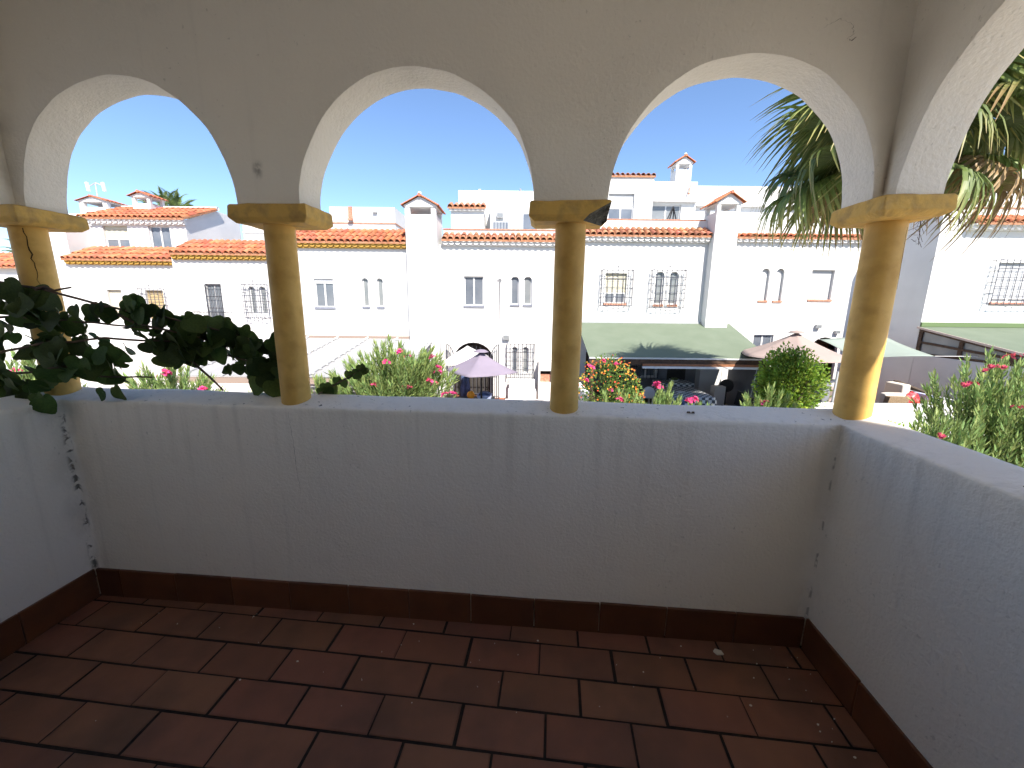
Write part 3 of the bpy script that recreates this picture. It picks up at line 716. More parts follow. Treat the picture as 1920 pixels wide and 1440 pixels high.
window(hD, 6.3, 7.65, 5.15, 6.0, 19.3, 'slide', glass='glass_pale')
part('ledge', MB().box(6.24, 8.3, 19.1, 19.299, 6.10, 6.22), M['trim'], hD)
part('water_spout', MB().tube([(7.95,19.2,6.85),(7.88,19.15,6.5),(7.86,19.12,6.42)], [.02,.03,.06], 6), M['brick'], hD)
chimney(hD, 7.62, 8.35, 20.2, 20.9, 6.9, 8.02, 'white', .3, .14, ball=True)
ds = thing('folding_drying_rack', 'dark folded A-shaped rack standing on the roof terrace', 'rack', (6.8, 18, 4.76))
for p in (((6.45,18,4.77),(6.82,18.1,5.65)), ((7.05,18,4.77),(6.84,18.1,5.65)), ((6.70,18.3,4.77),(6.83,18.1,5.62)), ((6.95,18.3,4.77),(6.86,18.1,5.6))): part('leg', MB().tube(p, .028, 5), M['black'], ds)

# ---- house on the right, in a recess
hR = thing('white_house', 'white house with arched window pair in the recess behind the palm', 'house', (11, 16.2, ZP), group='white houses opposite')
mb = MB(); front(mb, 8.601, 14.2, ZP-.1, 4.06, 16.2, [(9.84,10.16,1.72,2.96,True),(10.42,10.74,1.72,2.96,True),(11.82,12.72,1.78,2.92),(9.85,10.65,-.75,.36),(12.2,13.35,ZP,.28,.55)])
shell(mb, 8.601, 14.2, 16.2, 24, ZP-.1, 4.06); part('wall', mb, M['white'], hR, weld=True)
for a in (9.84, 10.42): window(hR, a, a+.32, 1.72, 2.96, 16.2, 'full', shut='shutter_white', sill='brick', dep=.16)
window(hR, 11.82, 12.72, 1.78, 2.92, 16.2, 'full', shut='shutter_white', sill='brick', dep=.16); window(hR, 9.85, 10.65, -.75, .36, 16.2, 'slide')
part('recess', MB().box(12.1, 13.5, 16.9, 16.95, ZP, .4), M['wood'], hR)
cornice(hR, 8.62, 13.9, 16.2, 3.92, 4.07, .2); roof_tiles(hR, 8.62, 13.95, 15.96, 4.09, 16.3, 4.22, 1, 'roof')
part('parapet', MB().box(8.62, 14.18, 16.31, 16.5, 4.061, 4.5), M['white'], hR)
lamp(hR, 12.35, 16.2, .72, .1); lamp(hR, 13.15, 16.2, .5, .09)
mb = MB(); mb.box(8.31, 18, 19.6, 24, 3.9, 6.9); part('upper_wall', mb, M['white'], hR)
part('ledge', MB().box(8.32, 18, 19.4, 19.599, 6.0, 6.1), M['trim'], hR)

# ---- right wing, projecting towards the viewer
YW = 13.92
hW = thing('white_house', 'projecting white house with barred window above the glazed lean-to', 'house', (17, YW, ZP), group='white houses opposite')
mb = MB(); front(mb, 14.2, 22, ZP-.1, 5.0, YW, [(16.42,17.75,1.70,3.02)]); shell(mb, 14.2, 22, YW, 24, ZP-.1, 5.0); part('wall', mb, M['white'], hW, weld=True)
window(hW, 16.42, 17.75, 1.70, 3.02, YW, 'half', half=.12, sill='brick', shut='shutter_white'); grille(hW, 16.2, 17.95, 1.62, 3.10, YW, .22, 8, 4)
cornice(hW, 15.02, 22, YW, 4.02, 4.20, .3); roof_tiles(hW, 15.08, 22, YW-.36, 4.22, YW-.02, 4.44, 1, 'roof')
part('band', MB().box(15.2, 22, YW-.03, YW-.001, 4.72, 4.76), M['brick'], hW)
mb = MB(); mb.box(15, 22, 15.2, 24, 5.001, 6.6); part('upper_wall', mb, M['white'], hW)
part('roof_vent', MB().tube([(17.05,14.1,4.99),(17.05,14.1,5.35),(17.35,14.1,5.35),(17.35,14.1,5.0)], .03, 6), M['brick'], hW)

# ---- left house with yellow eave and chimney
hB = thing('white_house', 'white house with yellow eave and tall chimney, left of the middle house', 'house', (-6, D, ZP), group='white houses opposite')
mb = MB(); front(mb, -9.0, -2.76, ZP-.1, 3.70, D, [(-7.84,-7.08,1.28,2.38),(-5.95,-5.70,1.32,2.42,True),(-5.37,-5.12,1.32,2.42,True)])
shell(mb, -9.0, -2.76, D, 24, ZP-.1, 3.70); part('wall', mb, M['white'], hB, weld=True)
window(hB, -7.84, -7.08, 1.28, 2.38, D, 'box', sill='tilesill'); window(hB, -5.95, -5.70, 1.32, 2.42, D, 'arch', sill='tilesill', glass='glass_pale'); window(hB, -5.37, -5.12, 1.32, 2.42, D, 'arch', sill='tilesill', glass='glass_pale')
cornice(hB, -9.0, -4.07, D, 3.52, 3.72, .20, 'yellow'); roof_tiles(hB, -9.0, -4.07, D-.24, 3.74, D+.95, 4.32, 3, 'roof')
part('ridge', MB().box(-9.0, -4.07, D+.96, D+1.2, 3.71, 4.40), M['brick'], hB)
chimney(hB, -4.0, -2.86, 15.45, 16.75, ZP, 4.93, 'white', .36, .14)
mb = MB(); mb.box(-8.32, -5.38, 19, 22.5, 3.71, 5.70); part('roof_room', mb, M['white'], hB)
part('band', MB().box(-8.34, -5.36, 18.97, 22.5, 4.98, 5.04), M['brick'], hB)
part('water_spout', MB().box(-7.45, -7.28, 18.9, 18.969, 5.2, 5.70).box(-7.46,-7.25,18.8,18.96,5.1,5.19), M['brick'], hB); part('bracket', MB().box(-6.35,-6.15,18.88,18.99,5.45,5.58), M['greyframe'], hB)

# ---- next house to the left with the railed door
hB2 = thing('white_house', 'white house with yellow eave, railed balcony door and one barred window', 'house', (-11, D, ZP), group='white houses opposite')
mb = MB(); front(mb, -13.3, -9.001, ZP-.1, 3.22, D, [(-12.16,-11.52,.30,2.14),(-10.46,-10.20,.98,2.06,True),(-10.04,-9.78,.98,2.06,True)])
shell(mb, -13.3, -9.001, D, 24, ZP-.1, 3.22); part('wall', mb, M['white'], hB2, weld=True)
o = window(hB2, -12.16, -11.52, .30, 2.14, D, 'slide', frame='greyframe')
grille(hB2, -12.14, -11.54, .30, 2.10, D, .03, 5, 3, False, 'iron'); 
mb = MB()
for i in range(12): x = -12.5+1.3*i/11; mb.tube([(x,D-.4,.30),(x,D-.4,1.05)], .01, 4)
for z in (.30, 1.05): mb.tube([(-12.5,D,z),(-12.5,D-.4,z),(-11.2,D-.4,z),(-11.2,D,z)], .014, 4)
part('balcony_railing', mb, M['iron'], hB2)
for a in (-10.46, -10.04): window(hB2, a, a+.26, .98, 2.06, D, 'arch', glass='glass_pale')
grille(hB2, -10.58, -9.66, .82, 2.14, D, .2, 6, 5)
cornice(hB2, -13.2, -9.01, D, 3.04, 3.24, .2, 'yellow'); roof_tiles(hB2, -13.2, -9.01, D-.24, 3.26, D+.95, 3.84, 3, 'roof')
mb = MB(); mb.box(-12.0, -9.01, 18.5, 24, 3.225, 5.15); part('upper_wall', mb, M['white'], hB2); part('band', MB().box(-12.02, -9.01, 18.47, 24, 4.45, 4.52), M['trim'], hB2)
part('ridge', MB().box(-13.2, -9.01, D+.96, D+1.15, 3.225, 3.90), M['brick'], hB2)

# ---- far left house with upper storey
hA = thing('white_house', 'white house with upper storey, tiled roof and shuttered windows, behind the vine', 'house', (-15.6, 16.5, ZP), group='white houses opposite')
mb = MB(); front(mb, -18.2, -13.301, ZP-.1, 3.05, 16.5, [(-16.56,-15.98,.7,1.88),(-15.0,-14.28,.7,1.88)]); shell(mb, -18.2, -13.301, 16.5, 24, ZP-.1, 3.05); part('wall', mb, M['white'], hA, weld=True)
window(hA, -16.56, -15.98, .7, 1.88, 16.5, 'full', shut='shutter'); window(hA, -15.0, -14.28, .7, 1.88, 16.5, 'full', shut='shutter_tan'); grille(hA, -15.12, -14.16, .6, 1.95, 16.5, .2, 6, 5)
cornice(hA, -17.9, -13.5, 16.5, 2.86, 3.04, .2, 'yellow'); roof_tiles(hA, -17.95, -13.45, 16.26, 3.06, 17.6, 3.62, 3, 'roof')
mb = MB(); front(mb, -18.2, -14.15, 3.06, 4.86, 18, [(-17.75,-16.68,3.66,4.62),(-15.78,-14.86,3.66,4.62)]); shell(mb, -18.2, -14.15, 18, 21.6, 3.06, 4.86, False)
mb.face([(-14.15,18,4.86),(-14.15,21.6,4.86),(-14.15,21.6,5.66),(-14.15,19.9,5.66)]); mb.face([(-18.2,21.6,4.86),(-18.2,18,4.86),(-18.2,19.9,5.66),(-18.2,21.6,5.66)]); mb.face([(-18.2,19.9,5.66),(-14.15,19.9,5.66),(-14.15,21.6,5.66),(-18.2,21.6,5.66)])
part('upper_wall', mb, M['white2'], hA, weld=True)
window(hA, -17.75, -16.68, 3.66, 4.62, 18, 'half', half=.45, shut='shutter'); window(hA, -15.78, -14.86, 3.66, 4.62, 18, 'slide')
cornice(hA, -18.3, -14.1, 18, 4.66, 4.86, .22); roof_tiles(hA, -18.5, -14.0, 17.72, 4.90, 19.9, 5.72, 5, 'roof')
part('ridge', MB().tube([(-18.5,19.92,5.76),(-14.0,19.92,5.76)], .09, 8), M['trim'], hA, True)
chimney(hA, -17.35, -16.55, 19.2, 20.0, 5.2, 6.06, 'white', .2, .14, ball=False)
mb = MB(); mb.box(-19.4, -18.201, 16.9, 22, ZP, 4.6); part('side_wall', mb, M['white'], hA)

# ---- house beyond, left edge
hF = thing('white_house', 'distant white house with low tiled roof at the far left edge', 'house', (-24, 21, ZP), group='white houses opposite')
part('wall', MB().box(-30, -19.6, 20.5, 26, ZP-.1, 3.0), M['white'], hF)
roof_tiles(hF, -30, -21.6, 20.2, 3.02, 21.6, 3.75, 3, 'roof', pitch=.28)
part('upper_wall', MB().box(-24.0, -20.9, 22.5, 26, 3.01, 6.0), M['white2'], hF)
chimney(hF, -23.3, -21.8, 22.6, 23.8, 6.001, 6.62, 'white2', .26, .14, ball=False)
an = thing('antenna', 'white roof antenna with two panels on a thin mast, above the far chimney', 'antenna', (-23.6, 24, 6.0))
part('mast', MB().tube([(-23.65,24,5.9),(-23.6,24,7.9)], .03, 6), M['alu'], an)
for x in (-24.0, -23.1): part('panel', MB().hexa([(x-.06,23.9,7.5),(x+.06,23.9,7.48),(x+.06,24,7.48),(x-.06,24,7.5),(x-.1,23.9,7.95),(x+.02,23.9,7.97),(x+.02,24,7.97),(x-.1,24,7.95)]), M['pvc'], an)
part('crossbar', MB().tube([(-24.0,24,7.75),(-23.6,24,7.95),(-23.1,24,7.75)], .025, 5), M['alu'], an)

# ================================================================== PATIO WALLS
def gw(name, x0, x1, y0, y1, z1, label, mat='white'):
    return bevel(solo(name, MB().box(x0, x1, y0, y1, ZG, z1), M[mat], label, 'wall', ((x0+x1)/2, y0, ZG)), .02, 2)
gw('garden_wall', -3.1, -2.9, 10.7, 15.44, -.75, 'white dividing wall between the slatted roof patio and the parasol patio')
gw('garden_wall', 1.95, 2.15, 10.7, 15.98, -.9, 'white dividing wall between parasol patio and green pergola')
gw('garden_wall', 8.62, 8.82, 10.7, 15.59, -.55, 'dividing wall at the right end of the green pergola, greyed to stand for shade', 'shade_wall')  # white wall given a grey colour in place of shade
gw('garden_wall', -18, -3.101, 10.4, 10.6, -1.4, 'low white front wall below the slatted roof')
gw('garden_wall', -3.09, 8.2, 10.4, 10.6, -1.5, 'low white front wall of the parasol and pergola patios')
gw('garden_wall', 8.201, 14.19, 10.4, 10.6, -1.1, 'low white front wall of the wicker chair patio')
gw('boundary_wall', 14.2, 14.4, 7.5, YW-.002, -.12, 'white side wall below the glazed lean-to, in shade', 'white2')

# glazed lean-to on the boundary wall
lt = thing('glazed_lean_to', 'brown framed glazed lean-to with green roof against the right house', 'lean-to', (14.3, 12, -.12))
def lz(y): return .30 + (y-11.3)*(.80-.30)/(YW-11.3)
mb = MB()
def beam(mb, ya, za, yb, zb, h, x0=14.21, x1=14.33): mb.hexa([(x0,ya,za),(x1,ya,za),(x1,yb,zb),(x0,yb,zb),(x0,ya,za+h),(x1,ya,za+h),(x1,yb,zb+h),(x0,yb,zb+h)])
beam(mb, 8.5, -.119, YW-.002, -.119, .07); beam(mb, 8.5, lz(8.5)-.09, YW-.002, lz(YW)-.09, .09); part('frame_rail', mb, M['wood'], lt)
for y in (YW-.06, 12.55, 11.2, 9.9, 8.6):
    part('frame_post', MB().box(14.215, 14.325, y-.06, y+.055, -.049, lz(y)-.095), M['wood'], lt)
mb = MB(); beam(mb, 9.0, (lz(9.0)-.12)*.45-.04, YW-.06, (lz(YW)-.12)*.45-.02, .07, 14.205, 14.335); part('frame_rail', mb, M['wood'], lt)
for a, b in ((12.61, YW-.12), (11.26, 12.49), (9.96, 11.14), (8.66, 9.84)):
    part('pane', MB().hexa([(14.26,a,-.05),(14.272,a,-.05),(14.272,b,-.05),(14.26,b,-.05),(14.26,a,lz(a)-.09),(14.272,a,lz(a)-.09),(14.272,b,lz(b)-.09),(14.26,b,lz(b)-.09)]), M['glass_pale'], lt)
part('roof', MB().hexa([(14.12,8.3,lz(8.3)+.005),(19,8.3,lz(8.3)+.005),(19,YW-.004,lz(YW)+.005),(14.12,YW-.004,lz(YW)+.005),(14.12,8.3,lz(8.3)+.05),(19,8.3,lz(8.3)+.05),(19,YW-.004,lz(YW)+.05),(14.12,YW-.004,lz(YW)+.05)]), M['green_roof'], lt)
part('flashing', MB().box(14.19, 19, YW-.06, YW-.002, lz(YW)+.051, lz(YW)+.2), M['green_roof2'], lt)
part('fascia', MB().hexa([(14.09,8.3,lz(8.3)-.01),(14.118,8.3,lz(8.3)-.01),(14.118,YW-.004,lz(YW)-.01),(14.09,YW-.004,lz(YW)-.01),(14.09,8.3,lz(8.3)+.055),(14.118,8.3,lz(8.3)+.055),(14.118,YW-.004,lz(YW)+.055),(14.09,YW-.004,lz(YW)+.055)]), M['cloth_tan'], lt)

# ================================================================== PERGOLAS
pg = thing('green_pergola', 'timber pergola with pale green felt roof over a dark dining patio', 'pergola', (5.6, 13, ZP))
yf, zf, yb_, zb_ = 13.1, -.24, 15.99, .80
part('roof', MB().hexa([(2.57,yf,zf-.03),(8.66,yf,zf-.03),(8.66,yb_,zb_-.03),(2.57,yb_,zb_-.03),(2.57,yf,zf),(8.66,yf,zf),(8.66,yb_,zb_),(2.57,yb_,zb_)]), M['green_roof'], pg)
part('flashing', MB().box(2.6, 8.6, 15.93, 15.998, zb_-.02, zb_+.045), M['greyframe'], pg)
part('edge_strip', MB().box(2.57, 8.66, yf-.015, yf-.001, zf-.045, zf+.008), M['alu'], pg)
part('front_beam', MB().box(2.6, 8.62, yf+.02, yf+.14, zf-.24, zf-.045), M['wood'], pg)
for k in range(9):
    x = 2.8+k*.71; part('rafter', MB().hexa([(x,yf+.15,zf-.12),(x+.07,yf+.15,zf-.12),(x+.07,15.95,zb_-.14),(x,15.95,zb_-.14),(x,yf+.15,zf+.015),(x+.07,yf+.15,zf+.015),(x+.07,15.95,zb_-.04),(x,15.95,zb_-.04)]), M['wood'], pg)
part('shade_panel', MB().box(5.96, 8.6, 15.976, 15.996, ZP+.013, -.2), M['shade_wall'], pg); part('shade_panel', MB().box(3.95, 5.04, 15.976, 15.996, ZP+.013, -.2), M['shade_wall'], pg); part('shade_panel', MB().box(5.041, 5.959, 15.976, 15.996, ZP+.013, -1.47), M['shade_wall'], pg)  # added sheets over the white house wall, grey colour stands for shade
for x in (2.7, 8.5): part('post', MB().box(x-.06, x+.06, yf+.03, yf+.13, ZP, zf-.241), M['wood'], pg)
aw = thing('roller_awning', 'rolled orange-brown awning with white front bar under the pergola beam', 'awning', (6.2, 13, -.5))
part('cassette', MB().box(4.35, 8.2, 12.98, 13.1, -.50, -.43), M['wood_red'], aw); part('front_bar', MB().box(4.33, 8.22, 12.94, 13.02, -.575, -.505), M['trim'], aw)
part('crank', MB().tube([(8.12,12.96,-.58),(8.02,12.96,-1.7)], .01, 4), M['alu'], aw)

sr = thing('slatted_patio_roof', 'white slatted patio roof with ribs, in front of the yellow-eaved house', 'patio roof', (-6.5, 13, ZP))
S0, S1 = (11.0, -.62), (15.95, .06)
def sz(y): return S0[1]+(S1[1]-S0[1])*(y-S0[0])/(S1[0]-S0[0])
slat = mesh('slat', MB().box(-3.2, 3.2, -.054, .054, -.012, .012), M['slat'])
ns = 34
for i in range(ns):
    y = S0[0]+(S1[0]-S0[0])*(i+.5)/ns; inst('slat', slat, sr, Matrix.Translation((-6.34, y, sz(y))) @ Matrix.Rotation(.135+.10, 4, 'X'))
for x in (-9.4, -8.2, -7.0, -5.8, -4.6, -3.3):
    part('rib', MB().hexa([(x-.03,10.98,sz(11)+.03),(x+.03,10.98,sz(11)+.03),(x+.03,15.9,sz(15.9)+.03),(x-.03,15.9,sz(15.9)+.03),(x-.03,10.98,sz(11)+.08),(x+.03,10.98,sz(11)+.08),(x+.03,15.9,sz(15.9)+.08),(x-.03,15.9,sz(15.9)+.08)]), M['pvc'], sr)
    mb = MB()
    for k in range(11): y = 11.2+k*.44; mb.box(x+.031, x+.10, y, y+.05, sz(y)+.03, sz(y)+.10)
    part('clips', mb, M['alu'], sr, kind='stuff')
part('wall_plate', MB().box(-9.6, -3.12, 15.90, 15.998, .07, .16), M['taupe'], sr)
part('front_beam', MB().box(-9.6, -3.12, 10.98, 11.1, -.82, -.66), M['taupe'], sr)
for x in (-9.5, -6.4, -3.25): part('post', MB().box(x-.05, x+.05, 10.99, 11.09, ZP, -.821), M['pvc'], sr)

# ================================================================== PARASOLS AND SAIL
def parasol(name, label, c, apex, rim, r, n, rot, mat, vent=True, sag=.05, polez=ZP, flaps=False, thick=.008):
    t = thing(name, label, 'parasol', (c[0], c[1], polez)); mb = MB(); rows = []
    K = 8
    for j in range(K+1):
        q = j/K; row = []
        for i in range(n*6):
            seg = i/6; k = int(seg); fr = seg-k
            a0, a1 = rot+2*pi*k/n, rot+2*pi*(k+1)/n
            x = cos(a0)*(1-fr)+cos(a1)*fr; y = sin(a0)*(1-fr)+sin(a1)*fr
            z = apex+(rim-apex)*q - sag*4*fr*(1-fr)*q*(1-q*.4) - sag*sin(pi*q)*.9
            rr = r*max(q, .02)
            row.append((c[0]+x*rr, c[1]+y*rr, z))
        rows.append(row)
    mb.grid(rows, 0, True)
    o = part('canopy', mb, M[mat], t, True); s = o.modifiers.new('thick', 'SOLIDIFY'); s.thickness = thick
    if flaps:
        mb = MB(); mb.grid([rows[-1], [(p[0], p[1], p[2]-.14) for p in rows[-1]]], 0, True); o = part('valance', mb, M[mat], t); s = o.modifiers.new('thick', 'SOLIDIFY'); s.thickness = .006
    if vent:
        mb = MB(); mb.grid([[(c[0]+cos(rot+2*pi*i/(n*2))*rr, c[1]+sin(rot+2*pi*i/(n*2))*rr, z) for i in range(n*2)] for rr, z in ((.01, apex+.09), (.12, apex+.07), (.24, apex+.01))], 0, True)
        o = part('vent_cap', mb, M[mat], t, True); s = o.modifiers.new('thick', 'SOLIDIFY'); s.thickness = .006
    part('pole', MB().tube([(c[0], c[1], polez), (c[0], c[1], apex-.02)], .03, 8), M['black'], t, True)
    for k in range(n):
        a = rot+2*pi*k/n; part('rib', MB().tube([(c[0], c[1], apex-.06), (c[0]+cos(a)*r*.5, c[1]+sin(a)*r*.5, (apex+rim)/2-.09), (c[0]+cos(a)*r*.98, c[1]+sin(a)*r*.98, rim-.015)], .011, 4), M['black'], t)
    return t
parasol('parasol', 'lavender square parasol open over a dark table', (-.95, 12, 0), .02, -.56, 1.16, 4, radians(-12), 'lavender')
parasol('parasol', 'white pagoda parasol behind the lavender one, before the iron gate', (-1.55, 13.6, 0), .04, -.40, .98, 4, radians(45), 'canvas', False, .0, flaps=True)
parasol('parasol', 'faded pink parasol behind the round green shrub', (9.0, 12.6, 0), .66, -.06, 1.62, 6, radians(8), 'pink')
sl_ = thing('shade_sail', 'pale mint shade sail stretched behind the sunlit corner column', 'shade sail', (11, 12.5, ZP))
A, B, C_, D_ = Vector((10.3,13.3,.42)), Vector((13.2,14.4,.62)), Vector((13.1,12.2,.02)), Vector((9.85,11.4,-.02)); rows = []
for i in range(13):
    u = i/12; row = []
    for j in range(13):
        v = j/12; uu = u + .10*sin(pi*v)*(.5-u)*2*.6; vv = v + .10*sin(pi*u)*(.5-v)*2*.6
        p = (A*(1-uu)+B*uu)*(1-vv) + (D_*(1-uu)+C_*uu)*vv; p.z -= .22*sin(pi*u)*sin(pi*v); row.append(p)
    rows.append(row)
o = part('canvas', MB().grid(rows), M['sail'], sl_, True); s = o.modifiers.new('thick', 'SOLIDIFY'); s.thickness = .008
for p, q in ((A, (9.9,16.19,.9)), (B, (14.19,15.0,.7)), (C_, (14.19,12.0,.05)), (D_, (8.9,10.65,-.3))): part('rope', MB().tube([p, q], .01, 4), M['trim'], sl_)
part('mast', MB().tube([(8.9,10.7,ZP),(8.9,10.66,-.25)], .03, 7), M['greyframe'], sl_)

# ================================================================== PATIO FURNITURE
# iron gate in the arched doorway
gt = thing('iron_gate', 'open black iron gate with curved top in the arched doorway', 'gate', (-1.55, D-.05, ZP))
for side, (xa, xb) in (('l', (-2.62, -2.35)), ('r', (-.86, -.55))):
    mb = MB(); n = 5
    for i in range(n):
        x = xa+(xb-xa)*i/(n-1); q = i/(n-1) if side == 'l' else 1-i/(n-1)
        mb.tube([(x,D-.25,ZP),(x,D-.25,-.12-.38*q*q)], .022 if i in (0, n-1) else .012, 5)
    mb.tube([(xa+(xb-xa)*i/8, D-.25, -.12-.38*((i/8 if side == 'l' else 1-i/8)**2)) for i in range(9)], .016, 5)
    for z in (-1.2, ZP+.12): mb.tube([(xa,D-.25,z),(xb,D-.25,z)], .014, 5)
    part('gate_leaf', mb, M['iron'], gt)
mb = MB()
for i in range(10): x = -2.3+i*.165; mb.tube([(x,D+.1,ZP),(x,D+.1,-.2-.5*abs(i-4.5)**2/20)], .014, 5)
for z in (-.75, -1.5, ZP+.15): mb.tube([(-2.38,D+.1,z),(-.8,D+.1,z)], .018, 5)
part('grating', mb, M['iron'], gt)

def table(name, label, x0, x1, y0, y1, zt, top, leg, edge=.03, cat='table'):
    t = thing(name, label, cat, ((x0+x1)/2, (y0+y1)/2, ZP)); bevel(part('tabletop', MB().box(x0, x1, y0, y1, zt-edge, zt), M[top], t), .01)
    for x in (x0+.06, x1-.06):
        for y in (y0+.06, y1-.06): part('leg', MB().tube([(x,y,ZP),(x,y,zt-edge)], .022, 6), M[leg], t)
    return t
table('patio_table', 'dark garden table under the lavender parasol', -1.75, -.55, 11.5, 12.6, -1.50, 'black', 'black')
o = solo('orange_ball', MB().lathe([(.02,-.13),(.07,-.115),(.115,-.06),(.13,0),(.115,.06),(.07,.115),(.02,.13)], (-1.30,12.2,-1.37), 16), M['orange'], 'orange ball on the dark table under the lavender parasol', 'ball', (-1.30,12.2,-1.5), smooth=True)
t = thing('laundry_basket', 'pale blue basket with folded cloth beside the orange ball', 'basket', (-.85, 12.3, -1.5))
part('basket', MB().hexa([(-1.05,12.1,-1.499),(-.68,12.1,-1.499),(-.68,12.4,-1.499),(-1.05,12.4,-1.499),(-1.1,12.06,-1.36),(-.63,12.06,-1.36),(-.63,12.44,-1.36),(-1.1,12.44,-1.36)]), M['cloth_pale'], t)
part('cloth', MB().hexa([(-1.06,12.1,-1.359),(-.68,12.1,-1.359),(-.68,12.4,-1.359),(-1.06,12.4,-1.359),(-1.0,12.14,-1.27),(-.74,12.14,-1.29),(-.74,12.36,-1.28),(-1.0,12.36,-1.26)]), M['blue'], t)
# garment on a stand left of the parasol
t = thing('coat_stand', 'dark stand hung with a blue patterned towel beside the potted palm', 'stand', (-1.75, 13, ZP))
part('pole', MB().tube([(-1.75,13,ZP),(-1.75,13,-.72)], .03, 6), M['black'], t); part('arm', MB().tube([(-2.0,13,-.8),(-1.5,13,-.8)], .018, 5), M['black'], t)
rows = [[(-1.72+.30*i/8+.02*sin(i*2+j), 12.97+.035*sin(i*1.7), -.8-1.15*j/8) for i in range(9)] for j in range(9)]
o = part('towel', MB().grid(rows), M['blue'], t, True); s = o.modifiers.new('thick', 'SOLIDIFY'); s.thickness = .01

def mesh_chair(x, y, rz, label, grp):
    t = thing('garden_chair', label, 'chair', (x, y, ZP), group=grp); t.rotation_euler = (0,0,rz); b = Vector((x,y,ZP))
    P = lambda mb: mb
    part('seat', MB().box(x-.25, x+.25, y-.25, y+.25, ZP+.42, ZP+.445), M['mesh_grey'], t)
    part('backrest', MB().hexa([(x-.24,y-.27,ZP+.47),(x+.24,y-.27,ZP+.47),(x+.24,y-.255,ZP+.47),(x-.24,y-.255,ZP+.47),(x-.24,y-.36,ZP+.94),(x+.24,y-.36,ZP+.94),(x+.24,y-.345,ZP+.94),(x-.24,y-.345,ZP+.94)]), M['mesh_grey'], t)
    mb = MB()
    for s in (-1,1): mb.tube([(x+s*.26,y-.24,ZP+.40),(x+s*.26,y-.36,ZP+.97)], .016, 6)
    mb.tube([(x-.26,y-.362,ZP+.965),(x+.26,y-.362,ZP+.965)], .018, 6); part('back_frame', mb, M['pvc'], t)
    for s in (-1,1):
        part('leg', MB().tube([(x+s*.26,y-.24,ZP+.40),(x+s*.26,y-.3,ZP)], .016, 6), M['pvc'], t); part('leg', MB().tube([(x+s*.26,y+.24,ZP+.64),(x+s*.26,y+.27,ZP)], .016, 6), M['pvc'], t)
        part('armrest', MB().box(x+s*.26-.025, x+s*.26+.025, y-.3, y+.26, ZP+.63, ZP+.655), M['pvc'], t)
    return t
mesh_chair(.06, 12.1, 0, 'white framed grey mesh chair nearer the lavender parasol', 'grey mesh chairs')
mesh_chair(.72, 12.1, 0, 'white framed grey mesh chair nearer the middle yellow column', 'grey mesh chairs')
table('patio_table', 'low white table between and behind the mesh chairs', .05, .8, 12.7, 13.4, -1.68, 'plastic', 'pvc')
sf = thing('garden_sofa', 'pale grey upholstered bench against the wall under the barred window', 'bench', (.4, 15.3, ZP))
part('seat', MB().box(-.15, .95, 14.9, 15.55, ZP+.2, ZP+.5), M['mesh_grey'], sf); bevel(part('backrest', MB().box(-.12, .92, 15.56, 15.75, ZP+.2, ZP+.86), M['mesh_grey'], sf), .02)
for x in (-.1, .85): part('leg', MB().box(x, x+.06, 14.95, 15.5, ZP, ZP+.199), M['pvc'], sf)
bq = thing('barbecue', 'white arched brick barbecue niche against the wall beside the barred window', 'barbecue', (1.32, 15.7, ZP))
mb = MB(); front(mb, 1.05, 1.62, ZP, -.78, 15.5, [(1.12, 1.55, -1.58, -.88, True)], .35); shell(mb, 1.05, 1.62, 15.5, 15.99, ZP, -.78); part('body', mb, M['white'], bq, weld=True)
part('hearth', MB().box(1.12, 1.55, 15.62, 15.84, -1.579, -1.28), M['brick'], bq); part('hood', MB().box(1.121, 1.549, 15.52, 15.849, -1.12, -.881), M['white'], bq); part('niche_back', MB().box(1.121, 1.549, 15.842, 15.849, -1.58, -1.12), M['dark'], bq)  # dark sheet across the back of the barbecue niche

# dining patio under the green pergola
def cloth_table(label, x0, x1, y0, y1, zt, drop, skew=0):
    t = thing('dining_table', label, 'table', ((x0+x1)/2, (y0+y1)/2, ZP), group='tables with checked cloths')
    part('tablecloth', MB().box(x0, x1, y0, y1, zt-.01, zt), M['check'], t)
    mb = MB()
    ring = [(x0,y0),(x1,y0),(x1,y1),(x0,y1)]; pts = []
    for i in range(4):
        a, b = ring[i], ring[(i+1)%4]
        for k in range(10): pts.append((a[0]+(b[0]-a[0])*k/10, a[1]+(b[1]-a[1])*k/10))
    cx, cy = (x0+x1)/2, (y0+y1)/2
    lo = [(cx+(x-cx)*(1.03+.02*sin(i*1.9)), cy+(y-cy)*(1.03+.02*cos(i*1.7)), zt-drop) for i, (x,y) in enumerate(pts)]
    mb.grid([[(x,y,zt-.002) for x,y in pts], lo], 0, True); part('cloth_drop', mb, M['check'], t)
    for x in (x0+.1, x1-.1):
        for y in (y0+.1, y1-.1): part('leg', MB().tube([(x,y,ZP),(x,y,zt-.01)], .025, 6), M['black'], t)
    return t
cloth_table('long dining table under a black and white checked cloth, nearer the viewer', 5.35, 6.75, 12.7, 14.6, -1.50, .25)
cloth_table('second table with checked cloth, further back under the pergola', 5.6, 6.95, 14.75, 15.5, -1.42, .28)
t = thing('fruit_bowl', 'bowl heaped with green fruit on the back dining table', 'bowl', (6.3, 15.1, -1.42))
part('bowl', MB().lathe([(.05,0),(.12,.02),(.19,.09),(.20,.095),(.17,.09)], (6.3,15.1,-1.419), 16), M['plastic'], t, True)
for k in range(6): part('fruit', MB().lathe([(.005,-.05),(.04,-.03),(.05,0),(.04,.03),(.005,.05)], (6.3+.1*cos(k*1.05), 15.1+.1*sin(k*1.05), -1.31), 8), M['greenstem'], t, True)
